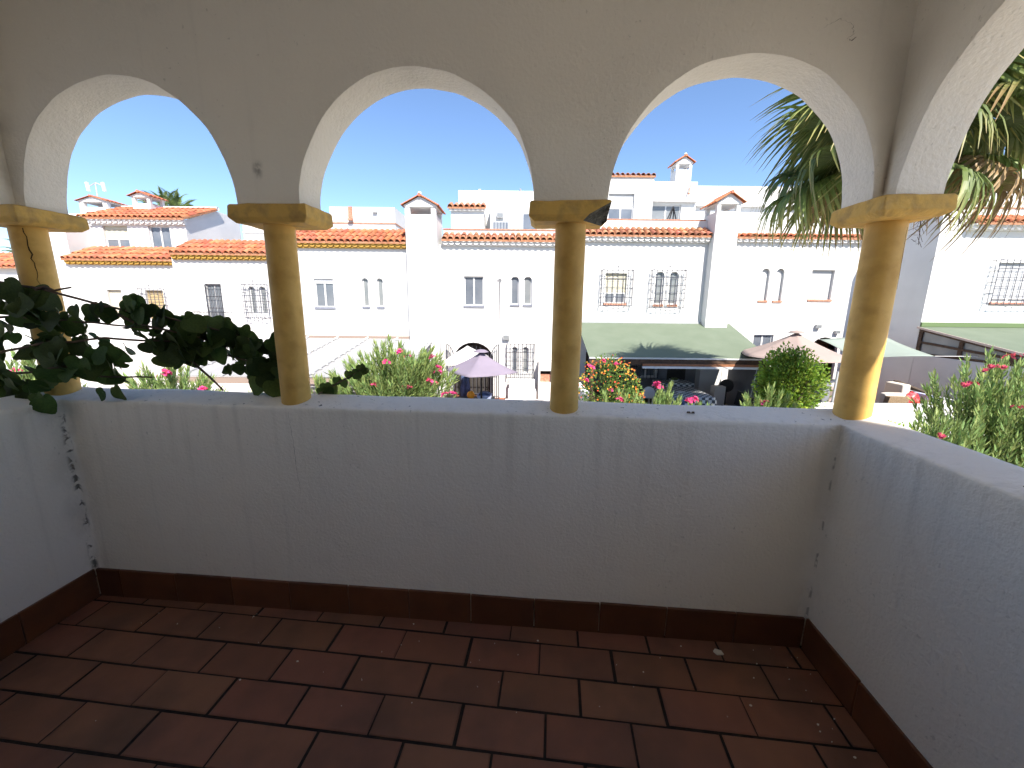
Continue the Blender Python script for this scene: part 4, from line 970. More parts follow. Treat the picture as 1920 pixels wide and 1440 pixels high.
for i, (x, y, s, lb) in enumerate(((5.95,13.6,.12,'small'),(5.75,14.2,.06,'tiny'))):
    solo('paper_sheet', MB().box(x-s, x+s, y-s*.7, y+s*.7, -1.499, -1.485), M['plastic'], '%s white card lying on the checked table' % lb, 'card', (x, y, -1.499))
def plastic_chair(x, y, label):
    t = thing('plastic_chair', label, 'chair', (x, y, ZP), group='white plastic chairs'); k = 10
    A = [(x+.24*cos(pi*i/k), y-.02, ZP+.62+.26*sin(pi*i/k)) for i in range(k+1)] + [(x-.22,y,ZP+.45),(x+.22,y,ZP+.45)]
    B = [(p[0], p[1]+.03, p[2]) for p in A]; mb = MB(); mb.grid([A, B], 0, True); mb.face(A); mb.face(list(reversed(B))); part('backrest', mb, M['plastic'], t)
    part('seat', MB().box(x-.23, x+.23, y+.03, y+.48, ZP+.42, ZP+.45), M['plastic'], t)
    for sx in (-.2, .2):
        for sy in (.05, .44): part('leg', MB().box(x+sx-.025, x+sx+.025, y+sy-.025, y+sy+.025, ZP, ZP+.419), M['plastic'], t)
plastic_chair(5.08, 14.35, 'white plastic chair under the pergola, nearer the iron screen'); plastic_chair(5.62, 14.75, 'white plastic chair under the pergola, nearer the fruit bowl')
sg = thing('iron_screen', 'black iron bar screen standing at the left under the pergola', 'screen', (4.6, 14.6, ZP)); mb = MB()
for i in range(9): x = 4.2+i*.075; mb.tube([(x,14.6,ZP),(x,14.6,-.75)], .012, 5)
part('bars', mb, M['iron'], sg); mb = MB()
for z in (ZP+.1, -1.1, -.75): mb.tube([(4.16,14.6,z),(4.84,14.6,z)], .018, 5)
part('rail', mb, M['iron'], sg); part('panel', MB().box(3.4, 4.15, 14.58, 14.62, ZP, -.55), M['black'], sg)
fn = thing('pedestal_fan', 'black pedestal fan against the white pergola wall', 'fan', (8.1, 14.6, ZP))
part('cage', MB().tube([(8.06,14.55,-1.45),(8.12,14.62,-1.45)], .24, 18), M['black'], fn); part('stand', MB().tube([(8.12,14.65,ZP),(8.12,14.65,-1.45)], .03, 6), M['black'], fn); part('base', MB().lathe([(.2,0),(.2,.03),(.04,.05)], (8.12,14.65,ZP), 14), M['black'], fn)
solo('cardboard_box', MB().box(7.45, 7.85, 14.2, 14.5, ZP, -1.42), M['cushion'], 'pale box standing beside the pedestal fan', 'box', (7.65,14.3,ZP))
def dark_chair(x, y, label, grp='black chairs at the checked table'):
    t = thing('dining_chair', label, 'chair', (x, y, ZP), group=grp)
    part('seat', MB().box(x-.22, x+.22, y-.22, y+.22, ZP+.43, ZP+.47), M['black'], t); part('backrest', MB().hexa([(x+.2,y-.22,ZP+.5),(x+.24,y-.22,ZP+.5),(x+.24,y+.22,ZP+.5),(x+.2,y+.22,ZP+.5),(x+.28,y-.2,ZP+.98),(x+.31,y-.2,ZP+.98),(x+.31,y+.2,ZP+.98),(x+.28,y+.2,ZP+.98)]), M['black'], t)
    for sx in (-.2, .2):
        for sy in (-.2, .2): part('leg', MB().tube([(x+sx,y+sy,ZP),(x+sx,y+sy,ZP+.43)], .018, 5), M['black'], t)
dark_chair(7.35, 12.3, 'black chair at the right of the checked table, nearer the low wall'); dark_chair(7.5, 13.1, 'black chair at the right of the checked table, nearer the fan')
t = thing('draped_jacket', 'dark blue jacket draped over a chair left of the checked table', 'jacket', (5.2, 12.2, ZP))
part('chair_frame', MB().box(5.0, 5.4, 12.1, 12.5, ZP+.42, ZP+.46).tube([(5.02,12.12,ZP),(5.02,12.12,ZP+.95)], .018, 5).tube([(5.38,12.12,ZP),(5.38,12.12,ZP+.95)], .018, 5).tube([(5.02,12.48,ZP),(5.02,12.48,ZP+.42)], .018, 5).tube([(5.38,12.48,ZP),(5.38,12.48,ZP+.42)], .018, 5), M['black'], t)
rows = [[(4.98+.44*i/8, 12.08+.03*sin(i*1.5)-(.04 if j < 6 else -.1), ZP+.98-.6*abs(j-6)/6*(1 if j < 6 else .7)) for i in range(9)] for j in range(11)]
part('fabric', MB().grid(rows), M['blue'], t, True)
wp = thing('hanging_plant', 'dark trailing plant hung on the wall under the pergola', 'plant', (8.4, 15.3, -.8))
part('pot', MB().lathe([(.05,-.2),(.11,0),(.12,0)], (7.65,15.75,-.85), 10), M['black'], wp)

# wicker patio on the right
t = thing('wicker_armchair', 'tan wicker armchair with cream cushion behind the low white wall', 'armchair', (10.95, 11.3, ZP))
part('backrest', MB().hexa([(10.62,11.0,ZP+.3),(11.42,11.05,ZP+.3),(11.42,11.2,ZP+.3),(10.62,11.15,ZP+.3),(10.72,10.92,-1.0),(11.32,10.97,-1.02),(11.32,11.12,-1.02),(10.72,11.07,-1.0)]), M['rattan'], t)
bevel(part('cushion', MB().box(10.75, 11.35, 11.09, 11.3, -1.5, -.94), M['cushion'], t), .05, 3)
part('seat', MB().box(10.66, 11.4, 11.2, 11.9, ZP+.1, ZP+.42), M['rattan'], t)
for s in (10.58, 11.32): part('armrest', MB().box(s, s+.12, 11.2, 11.9, ZP+.05, ZP+.62), M['rattan'], t)
t = thing('wicker_sofa', 'dark brown wicker sofa along the shaded side wall', 'sofa', (12.6, 12.4, ZP))
part('backrest', MB().hexa([(12.9,11.6,ZP),(13.1,11.6,ZP),(13.1,13.2,ZP),(12.9,13.2,ZP),(12.95,11.6,-1.2),(13.1,11.6,-1.2),(13.1,13.2,-.92),(12.95,13.2,-.92)]), M['rattan_dark'], t)
part('seat', MB().box(12.2, 12.899, 11.6, 13.2, ZP+.08, ZP+.42), M['rattan_dark'], t); bevel(part('cushion', MB().box(12.62, 12.89, 12.5, 13.15, ZP+.43, -.95), M['cushion'], t), .05, 3)
t = thing('wicker_sofa', 'cream cushioned seat beside the corner column, left of the tan armchair', 'sofa', (10.4, 12.2, ZP))
part('seat', MB().box(10.2, 10.9, 12.0, 12.7, ZP+.08, ZP+.45), M['rattan_dark'], t); bevel(part('cushion', MB().box(10.25, 10.98, 12.5, 12.72, ZP+.46, -.82), M['cushion'], t), .05, 3)
mb = MB(); rr = []
for j in range(9):
    v = pi*j/8; rr.append([(11.62+.22*sin(v)*cos(2*pi*i/14)*(1+.25*noise.noise((i*.9, j, 1))), 11.2+.16*sin(v)*sin(2*pi*i/14)*(1+.25*noise.noise((i, j*.9, 5))), -1.2+.28*cos(v)*(1+.2*noise.noise((i*.3, j, 9)))) for i in range(14)])
solo('plastic_bag', mb.grid(rr, 0, True), M['red'], 'crumpled red plastic bag next to the tan wicker armchair', 'bag', (11.62,11.2,-1.48), smooth=True)
table('patio_table', 'low side table under the red bag', 11.4, 11.95, 11.0, 11.5, -1.47, 'rattan_dark', 'black')
dk = thing('drying_rack', 'white folding drying rack with purple and white laundry', 'drying rack', (12.2, 11.3, ZP))
mb = MB()
for y in (10.95, 11.55):
    mb.tube([(11.75,y,ZP),(12.15,y,-1.02)], .012, 5); mb.tube([(12.2,y,ZP),(11.82,y,-1.05)], .012, 5); mb.tube([(11.82,y,-.92),(13.0,y,-1.18)], .012, 5)
    mb.tube([(13.0,y,-1.18),(12.9,y,ZP)], .012, 5)
part('frame', mb, M['pvc'], dk); mb = MB()
for k in range(7): x = 11.9+k*.17; mb.tube([(x,10.95,-.935-.22*k*.17),(x,11.55,-.935-.22*k*.17)], .006, 4)
part('lines', mb, M['pvc'], dk)
for x, c in ((12.0,'cloth_pale'),(12.18,'purple'),(12.36,'canvas'),(12.52,'blue'),(12.7,'canvas'),(12.86,'purple')): part('laundry', MB().box(x-.05, x+.05, 10.97, 11.5, -1.62, -.95-.22*(x-11.9)), M[c], dk)
t = thing('deck_chair', 'beige towel draped over a folding deck chair behind the green shrub', 'deck chair', (9.7, 12.0, ZP))
for y in (11.75, 12.25):
    part('frame', MB().tube([(9.45,y,-1.75+.15),(9.95,y,ZP)], .02, 5), M['black'], t); part('frame', MB().tube([(9.98,y,-1.05),(9.5,y,ZP)], .02, 5), M['black'], t)
rows = [[(9.62+.40*min(1,j/5)-(.0 if j < 6 else -.02)+.0, 11.72+.56*i/6, -1.45+.5*min(1,j/5) if j <= 5 else -.95-.95*(j-5)/6) for i in range(7)] for j in range(12)]
o = part('towel', MB().grid(rows), M['cloth_tan'], t, True); s = o.modifiers.new('thick', 'SOLIDIFY'); s.thickness = .012
t = thing('window_screen', 'dark framed glazed folding screen behind the pink parasol pole', 'screen', (10.0, 13.6, ZP)); mb = MB()
for x in (9.3, 10.05, 10.75): mb.box(x-.03, x+.03, 13.58, 13.62, ZP, -.25)
for z in (-.3, -1.3, ZP): mb.box(9.33, 10.72, 13.585, 13.615, z, z+.05)
part('frame', mb, M['black'], t)
for a in (9.33, 10.08): part('pane', MB().box(a, a+.64, 13.595, 13.605, -1.249, -.301), M['glass'], t)
# seated person half hidden by the corner column
pe = thing('person', 'seated person in dark green top and black trousers, half hidden by the corner column', 'person', (10.42, 12.3, ZP))
px, py = 10.42, 12.3
def skin_body(name, pts, edges, rad, mat, parent):
    me = bpy.data.meshes.new(name); b = BASE[parent.name]; me.from_pydata([tuple(Vector(p)-b) for p in pts], edges, []); me.materials.append(mat)
    o = bpy.data.objects.new(name, me); COL.objects.link(o); o.parent = parent; o.modifiers.new('skin', 'SKIN'); s = o.modifiers.new('sub', 'SUBSURF'); s.levels = s.render_levels = 1
    for v, r in zip(me.skin_vertices[0].data, rad): v.radius = (r, r)
    me.skin_vertices[0].data[0].use_root = True; return o
z0 = ZP+.47
skin_body('body', [(px,py,z0+.08),(px-.03,py+.02,z0+.30),(px-.05,py+.03,z0+.48),(px-.05,py+.02,z0+.58),(px-.05,py+.01,z0+.66),
  (px-.22,py+.02,z0+.50),(px-.28,py-.02,z0+.25),(px-.15,py+.20,z0+.16),(px+.14,py+.02,z0+.50),(px+.22,py+.0,z0+.25),(px+.16,py+.22,z0+.16),
  (px-.11,py+.06,z0+.07),(px-.13,py+.45,z0+.10),(px-.13,py+.47,ZP+.09),(px-.13,py+.58,ZP+.05),(px+.11,py+.06,z0+.07),(px+.13,py+.45,z0+.10),(px+.13,py+.47,ZP+.09),(px+.13,py+.58,ZP+.05)],
  [(0,1),(1,2),(2,3),(3,4),(2,5),(5,6),(6,7),(2,8),(8,9),(9,10),(0,11),(11,12),(12,13),(13,14),(0,15),(15,16),(16,17),(17,18)],
  [.15,.145,.14,.055,.055,.075,.05,.038,.075,.05,.038,.095,.075,.05,.04,.095,.075,.05,.04], M['darkgreen'], pe)
part('head', MB().lathe([(.01,-.12),(.055,-.10),(.078,-.03),(.082,.03),(.07,.085),(.04,.115),(.005,.122)], (px-.05,py+.02,z0+.77), 14), M['skin'], pe, True)
part('hair', MB().lathe([(.084,.0),(.091,.035),(.078,.092),(.045,.122),(.005,.131)], (px-.05,py+.005,z0+.772), 14), M['hair'], pe, True)
t = thing('garden_bench', 'low bench under the seated person', 'bench', (px, py, ZP)); part('seat', MB().box(px-.35, px+.35, py-.2, py+.25, ZP+.36, ZP+.40), M['wood'], t)
for x in (px-.3, px+.3): part('leg', MB().box(x-.03, x+.03, py-.15, py+.2, ZP, ZP+.359), M['wood'], t)
# ================================================================== PLANTS
def leaf_mesh(name, leaves, mat, bend=.12):
    """leaves: (base point, direction, side vector, length, width, value) -> one mesh of folded leaf blades"""
    v, f, a = [], [], []
    for p, d, sd, L, wd, val in leaves:
        up = d.cross(sd); n = len(v); tip = p + d*L - up*bend*L; mid = p + d*L*.45
        v += [tuple(p), tuple(mid + sd*wd*.5 + up*wd*.12), tuple(tip), tuple(mid - sd*wd*.5 + up*wd*.12), tuple(mid)]
        f += [(n, n+1, n+4), (n+1, n+2, n+4), (n+2, n+3, n+4), (n+3, n, n+4)]; a += [val]*4
    me = bpy.data.meshes.new(name); me.from_pydata(v, [], f); me.materials.append(mat)
    at = me.attributes.new('rnd', 'FLOAT', 'FACE'); at.data.foreach_set('value', a); return me
def child_mesh(name, me, parent, kind=None):
    o = bpy.data.objects.new(name, me); COL.objects.link(o); o.parent = parent; BASE[o.name] = BASE[parent.name]
    if kind: o['kind'] = kind
    return o
def rv(s=1): return Vector((random.gauss(0,1), random.gauss(0,1), random.gauss(0,1))).normalized()*s
def flower_mesh(r, mat, blooms=7):
    L = []
    for b in range(blooms):
        c = rv(r*random.uniform(.35, 1)); c.z = abs(c.z)*.8; nrm = (c + Vector((0,0,.3*r))).normalized(); t = nrm.orthogonal().normalized(); val = random.random()
        for k in range(5):
            d = Matrix.Rotation(2*pi*k/5, 3, nrm) @ t; dd = (d + nrm*.35).normalized()
            L.append((c, dd, nrm.cross(d).normalized(), r*.55, r*.42, min(1, max(0, val+random.uniform(-.2,.2)))))
    return leaf_mesh('flower', L, mat, -.1)
FL = [flower_mesh(.10, M['petal']) for _ in range(3)]; FLR = [flower_mesh(.10, M['petal_red'], 5) for _ in range(2)]
def oleander(base, spread, height, nst, label, flowers=(), leafL=.215, red=False, front=None, cat='shrub', dens=1.0, lean=(0,0), fl_scale=1.0):
    """many cane stems fanning out of one root, whorls of lance leaves on the upper part, flower heads at given world points"""
    b = Vector(base); t = thing('oleander', label, cat, base, group='oleander bushes'); L, tips = [], []; sm = MB()
    for i in range(nst):
        a = random.uniform(0, 2*pi); q = sqrt(random.random()); h = height*(1-.20*q*q)*random.uniform(.84, 1.03)
        end = Vector((cos(a)*q*spread[0]+lean[0], sin(a)*q*spread[1]+lean[1], h)); c = Vector((end.x*.35, end.y*.35, h*.55))
        pts = [(c*2*u*(1-u) + end*u*u) for u in [k/8 for k in range(9)]]
        sm.tube([b+p for p in pts], [.016*(1-.75*k/8) for k in range(9)], 4, cap=False)
        n = int(40*dens*h/height); 
        for k in range(n):
            u = .30+.70*(k/(n-1))**.85; p = c*2*u*(1-u)+end*u*u; ax = (end*2*u + c*(2-4*u)).normalized(); ph = k*.9
            o1 = ax.orthogonal().normalized(); o2 = ax.cross(o1)
            for w in range(3):
                o = o1*cos(ph+w*2.094)+o2*sin(ph+w*2.094); el = .35+.75*u+random.uniform(-.2,.2)
                d = (o*cos(el)+ax*sin(el)).normalized(); sd = d.cross(ax).normalized(); ll = leafL*random.uniform(.65,1.1)
                L.append((p, d, sd, ll, ll*random.uniform(.15,.22), min(1, max(0, .15+.6*u+random.uniform(-.3,.3)))))
        tips.append(end)
    part('stems', sm, M['greenstem'], t); child_mesh('foliage', leaf_mesh('oleander_foliage', L, M['oleander']), t)
    for p in flowers:
        o = inst('flower', random.choice(FLR if red else FL), t, Matrix.Translation(p) @ Matrix.Rotation(random.uniform(0,6), 4, 'Z') @ Matrix.Diagonal((fl_scale,)*3 + (1,)))
    return t
def WY(u, v, Y):                                             # a point seen at photo position (u, v), standing at distance Y
    d = Fv + R2*((u-960)/740.44) + U2*((720-v)/740.44); return Vector((0,0,CAM_H)) + d*(Y/d.y)
def fl(Y, *uv): return [WY(u, v, Y+random.uniform(-.15,.15)) for u, v in uv]

oleander((-2.75, 9.0, ZG), (1.45, .8), 3.32, 125, 'large oleander bush with pink flowers between the left columns', fl(8.6, (750,662),(765,668),(813,672),(818,690),(822,700),(806,716),(815,722),(835,742),(848,740),(615,742),(755,728),(768,730),(725,680),(700,725)), dens=1.15)
oleander((-4.15, 8.6, ZG), (.7, .6), 2.5, 24, 'smaller oleander bush just right of the second yellow column', fl(8.2, (618,742),(600,735)), dens=1.1)
oleander((-7.6, 8.6, ZG), (1.1, .7), 2.9, 40, 'oleander bush with pink blooms seen under the vine', fl(8.2, (310,698),(316,703),(305,706),(380,732),(385,735)), dens=1.1)
oleander((-10.6, 8.4, ZG), (1.1, .7), 3.1, 34, 'oleander bush behind the vine-covered corner column', fl(8.2, (30,698),(25,702)), dens=1.0)
oleander((-6.0, 8.5, ZG), (.8, .5), 2.15, 24, 'low oleander bush in front of the slatted patio roof', (), dens=1.0)
oleander((3.35, 8.8, ZG), (.5, .4), 2.5, 16, 'oleander tips with one pink flower below the green pergola', fl(8.5, (1232,722),(1236,726),(1228,727)), dens=1.1)
oleander((2.35, 8.6, ZG), (.8, .4), 2.25, 24, 'low oleander in front of the orange lantana', fl(8.3, (1160,752),(1106,690)), dens=1.0)
oleander((4.3, 8.7, ZG), (.35, .3), 2.12, 6, 'small oleander shoot with a deep pink flower below the checked table', fl(8.4, (1295,752),(1300,750),(1291,754)), dens=1.0)
oleander((5.85, 8.8, ZG), (.8, .4), 2.3, 22, 'low oleander left of the round green shrub', fl(8.5, (1435,757)), dens=1.1)
oleander((6.85, 5.3, ZG), (.95, .9), 3.62, 110, 'big oleander with dull red flowers beside the right parapet', fl(4.7, (1905,668),(1890,672),(1880,690),(1862,690),(1850,697),(1825,720),(1812,724),(1905,765)), dens=1.2, red=True, fl_scale=.55, leafL=.155)
oleander((5.5, 4.9, ZG), (.75, .6), 2.82, 64, 'oleander in front of the low white wall, right of the corner column', fl(4.5, (1768,820)), dens=1.1, red=True, fl_scale=.6, leafL=.155)
oleander((7.7, 4.9, ZG), (.9, .8), 3.75, 60, 'oleander at the right picture edge', (), dens=1.1, leafL=.155)

# round clipped shrub
def leafy_ball(name, label, c, rad, n, mat, leaf, cat='shrub', clump=28, trunk=True, group=None):
    t = thing(name, label, cat, (c[0], c[1], ZG), group=group); C0 = Vector(c); L = []; cl = []
    for i in range(clump):
        d = rv(); d.z = d.z*.9+.1; cl.append((d.normalized(), random.uniform(.82, 1.1), random.uniform(-.25,.25)))
    for i in range(n):
        d, s, val = random.choice(cl); q = (d + rv(random.uniform(.1,.55))).normalized()
        r = s*(random.random()**.33); p = C0 + Vector((q.x*rad[0], q.y*rad[1], q.z*rad[2]))*r
        p += Vector((0,0,noise.noise(p*2.2)*.12))
        out = (q*.7 + rv(.7) + Vector((0,0,.25))).normalized(); sd = out.cross(rv()).normalized(); ll = leaf*random.uniform(.6,1.2)
        L.append((p, out, sd, ll, ll*.55, min(1, max(0, .5+val+(r-.8)*.8+random.uniform(-.3,.3)))))
    child_mesh('foliage', leaf_mesh(name+'_foliage', [(q[0]-BASE[t.name],)+q[1:] for q in L], mat), t)
    if trunk:
        sm = MB()
        for k in range(5): a = k*1.26; sm.tube([(c[0]+.05*cos(a), c[1]+.05*sin(a), ZG), (c[0]+rad[0]*.3*cos(a), c[1]+rad[1]*.3*sin(a), c[2]-rad[2]*.3), (c[0]+rad[0]*.6*cos(a), c[1]+rad[1]*.6*sin(a), c[2]+rad[2]*.3)], [.04,.03,.012], 5)
        part('trunk', sm, M['stem'], t)
    return t
leafy_ball('round_shrub', 'dense round bright green shrub in front of the pink parasol', (6.82, 9.5, -.55), (.72, .68, 1.10), 12500, M['shrub'], .088, clump=60)
leafy_ball('hedge_shrub', 'dense low green shrub at the foot of the right oleander', (5.0, 5.2, -1.1), (.9, .7, 1.0), 3500, M['shrub'], .06, clump=30)
t = leafy_ball('lantana_bush', 'bushy lantana covered in orange flowers below the pergola corner', (2.35, 9.6, -.85), (.85, .6, 1.05), 3800, M['lantana'], .075, clump=36)
L = []
for i in range(400):
    q = rv(); q.y = -abs(q.y)*.9 if random.random() < .8 else q.y; q.normalize()
    p = Vector((2.35, 9.6, -.85)) + Vector((q.x*.88, q.y*.63, q.z*1.08))*random.uniform(.86,1.08); val = random.random(); tw = rv(.5); fs = random.uniform(.014,.032)
    for k in range(6): a = k*1.047; d = (Vector((cos(a), -.45, sin(a))) + tw).normalized(); L.append((p, d, d.cross(Vector((0,-1,.1))).normalized(), fs, fs*.85, val))
child_mesh('flowers', leaf_mesh('lantana_flowers', [(q[0]-BASE[t.name],)+q[1:] for q in L], M['petal_orange'], 0), t, 'stuff')
for u, v in ((1130,678),(1156,684),(1148,732),(1098,714)): inst('flower', random.choice(FL), t, Matrix.Translation(WY(u, v, 8.95)) @ Matrix.Diagonal((.7,.7,.7,1)))

# potted cycad-like yucca beside the parasol
t = thing('yucca_plant', 'bright green sword-leaved yucca beside the lavender parasol', 'plant', (-1.62, 9.9, ZG)); L = []
for i in range(110):
    z = -1.75+1.35*random.random(); a = random.uniform(0, 2*pi); el = random.uniform(.25, 1.2); p = Vector((-1.62, 9.9, z)); d = Vector((cos(a)*cos(el), sin(a)*cos(el), sin(el)))
    L.append((p, d, d.cross(Vector((0,0,1))).normalized(), random.uniform(.28,.42), .035, random.uniform(.4,1)))
child_mesh('leaves', leaf_mesh('yucca_leaves', [(q[0]-BASE[t.name],)+q[1:] for q in L], M['oleander'], .15), t); part('stem', MB().tube([(-1.62,9.9,ZG),(-1.62,9.9,-.5)], [.06,.04], 6), M['stem'], t)

# fan palm in front of the right house
def fan_frond(seed, nseg=46, R=1.15, fold=.5, brown=.0):
    rnd = random.Random(seed); v, f, al = [], [], []
    pet = 1.0                                                # petiole along +x, blade beyond
    def quad(a, b, c, d, t0, t1): n = len(v); v.extend([a, b, c, d]); f.append((n, n+1, n+2, n+3)); al.extend([t0, t0, t1, t1])
    P = [Vector((pet*k/6, 0, .10*sin(pi*k/12))) for k in range(7)]
    for k in range(6):
        for s in (1, -1): quad(P[k]+Vector((0,.018*s,0)), P[k]+Vector((0,0,-.018)), P[k+1]+Vector((0,0,-.014)), P[k+1]+Vector((0,.014*s,0)), .45, .5)
    hub = P[-1]
    for i in range(nseg):
        a = radians(-128+256*i/(nseg-1)) + rnd.uniform(-.03,.03); L = R*(1-.25*(abs(a)/2.3)**2)*rnd.uniform(.85,1.05); w0 = .026*R
        prev = None; droop = rnd.uniform(.7, 1.5); tw = rnd.uniform(-.25,.25)
        for k in range(8):
            u = k/7; r = .05+L*u
            dz = .16*u - droop*max(0, u-.42)**1.6*1.35; rr = r*(1-.30*max(0,u-.5)**1.3)
            c = hub + Vector((cos(a)*rr, sin(a)*rr*.92, dz + fold*.25*abs(sin(a))*u*(1-u)))
            c += Vector((0,0,-.25*abs(sin(a))*u*u))
            wd = w0*(.25+u*2.2 if u < .42 else (1.17*(1-((u-.42)/.58)**1.3)+.05)); t = Vector((-sin(a), cos(a), 0)); e = Vector((0,0,wd*.45))
            row = (c+t*wd+e*(1+tw), c, c-t*wd+e)
            if prev:
                t0, t1 = (k-1)/7, u; b = brown+rnd.uniform(-.04,.04)
                quad(prev[0], prev[1], row[1], row[0], min(1,t0*.95+b), min(1,t1*.95+b)); quad(prev[1], prev[2], row[2], row[1], min(1,t0*.95+b), min(1,t1*.95+b))
            prev = row
    me = bpy.data.meshes.new('fan_frond'); me.from_pydata([tuple(p) for p in v], [], f); me.materials.append(M['frond'])
    at = me.attributes.new('along', 'FLOAT', 'POINT'); at.data.foreach_set('value', al); return me
FR = [fan_frond(i, R=1.25) for i in range(4)] + [fan_frond(10+i, R=1.15, brown=.22) for i in range(2)] + [fan_frond(20, R=1.0, brown=.6)]
PX, PY, PZ = 6.66, 7.5, 4.12
pt = thing('fan_palm', 'tall fan palm with drooping leaf tips behind the right corner column', 'palm', (PX, PY, ZG))
rows = []
for k in range(40):
    z = ZG+(PZ-.2-ZG)*k/39; r = .20-.03*k/39 + (.014 if k % 2 else 0); rows.append([(PX+r*cos(2*pi*j/14)+.05*sin(k*.08), PY+r*sin(2*pi*j/14), z) for j in range(14)])
part('trunk', MB().grid(rows, 0, True), M['trunk'], pt)
nf = 33
for i in range(nf):
    q = i/(nf-1); el = radians(70 - 100*q**.9 + random.uniform(-8,8)); az = i*2.39996 + random.uniform(-.15,.15)
    me = random.choice(FR[:4]) if q < .6 else (random.choice(FR[:6]) if q < .94 else random.choice(FR[4:]))
    sc_ = random.uniform(1.0, 1.2)
    m = Matrix.Translation((PX, PY, PZ-.25*q+.1)) @ Matrix.Rotation(az, 4, 'Z') @ Matrix.Rotation(-el, 4, 'Y') @ Matrix.Rotation(random.uniform(-.5,.5), 4, 'X') @ Matrix.Diagonal((sc_,sc_,sc_,1))
    inst('frond', me, pt, m)
mb = MB()
for a in (-2.2, -1.1, .3):
    e = Vector((PX+cos(a)*.9, PY+sin(a)*.9, PZ-1.0)); mb.tube([(PX,PY,PZ), (PX+cos(a)*.7,PY+sin(a)*.7,PZ-.1), e, e+Vector((.05,0,-.5))], [.02,.015,.01,.004], 5)
    for k in range(14): p = e+Vector((0,0,-.5*random.random())); mb.tube([p, p+rv(.16)+Vector((0,0,-.08))], .004, 3)
part('fruit_stalks', mb, M['stem'], pt)

# far feather palm behind the left house
def feather_frond(seed, L=2.6):
    rnd = random.Random(seed); v, f, al = [], [], []
    for k in range(36):
        u = k/35; x = L*u*(1-.18*u); z = .55*sin(u*1.9)*L*.35-.62*u*u*L*.42; c = Vector((x, 0, z))
        for s in (-1, 1):
            l = .55*sin(pi*min(1,u*.9+.12))*rnd.uniform(.8,1.1); n = len(v); d = Vector((.45, s*.85, -.35)).normalized()
            v += [tuple(c), tuple(c+d*l*.5+Vector((.03,0,.02))), tuple(c+d*l), tuple(c+d*l*.5-Vector((.03,0,0)))]; f.append((n,n+1,n+2,n+3)); al += [.3,.4,.55,.4]
    for k in range(35):
        a, b = Vector(v[k*8]), Vector(v[(k+1)*8]); n = len(v); v += [tuple(a), tuple(b), tuple((a+b)/2-Vector((0,0,.04)))]; f.append((n, n+1, n+2)); al += [.5]*3
    me = bpy.data.meshes.new('feather_frond'); me.from_pydata(v, [], f); me.materials.append(M['frond']); at = me.attributes.new('along','FLOAT','POINT'); at.data.foreach_set('value', al)
    bm = bmesh.new(); bm.from_mesh(me); bmesh.ops.remove_doubles(bm, verts=bm.verts, dist=1e-4); bm.to_mesh(me); bm.free(); return me
FF = [feather_frond(i) for i in range(3)]
for (x, y, z, lb, s) in ((-24.4, 30, 7.3, 'distant feather palm behind the left house roof', 1.0), (-37, 32, 4.4, 'distant feather palm at the far left behind the corner column', 1.0)):
    t = thing('feather_palm', lb, 'palm', (x, y, ZG)); part('trunk', MB().tube([(x,y,ZG),(x+.1,y,z*.5),(x,y,z)], [.3,.22,.2], 10), M['trunk'], t, True)
    for i in range(26): inst('frond', FF[i % 3], t, Matrix.Translation((x,y,z)) @ Matrix.Rotation(i*2.4, 4, 'Z') @ Matrix.Rotation(-radians(75-95*i/25), 4, 'Y') @ Matrix.Diagonal((s,s,s,1)))

# climbing vine on the balcony edge (balcony frame)
vn = thing('climbing_vine', 'dark green climbing vine trailing over the parapet past two yellow columns', 'vine', (0, .08, 1.03), BAL)
def vy(x): return -.045 + .06*max(-.4, x) if x < .15 else -.036 + .17*min(1, (x-.15)/.6)
VS = [[(-.42,1.60),(-.264,1.576),(-.116,1.526),(.088,1.492),(.36,1.417),(.557,1.368),(.825,1.289),(1.03,1.222)],
      [(.06,1.492),(.10,1.505),(.139,1.487),(.201,1.502)], [(-.5,1.47),(-.289,1.484),(-.125,1.49),(.04,1.47)],
      [(-.6,1.24),(-.359,1.232),(-.166,1.223),(.064,1.269),(.282,1.287),(.541,1.273),(.713,1.216),(.909,1.159),(1.03,1.12)],
      [(-.6,1.12),(-.387,1.129),(-.048,1.137),(.123,1.166),(.248,1.119),(.435,1.111)], [(.541,1.25),(.581,1.201),(.646,1.116),(.70,1.04)],
      [(.30,1.43),(.42,1.35),(.60,1.30),(.85,1.21)], [(-.3,1.36),(-.05,1.38),(.2,1.36),(.45,1.33)]]
for k, pl in enumerate(VS):
    pts = []
    for (xa, za), (xb, zb) in zip(pl, pl[1:]):
        for q in range(4): u = q/4; pts.append((xa+(xb-xa)*u, 0, za+(zb-za)*u))
    pts.append((pl[-1][0], 0, pl[-1][1]))
    pts = [(x, vy(x)+.02*noise.noise((x*4, k*3, 0)), z+.008*noise.noise((x*9, k, 5))) for x, _, z in pts]
    part('vine_stem', MB().tube(pts, [.0055*(1-.6*i/len(pts))+.0012 for i in range(len(pts))], 6), M['stem'], vn, True)
part('vine_stem', MB().tube([(1.16,.13,1.035),(1.20,.15,1.055),(1.245,.155,1.085),(1.31,.16,1.12),(1.365,.16,1.155)], [.004,.004,.0035,.003,.002], 5), M['stem'], vn, True)
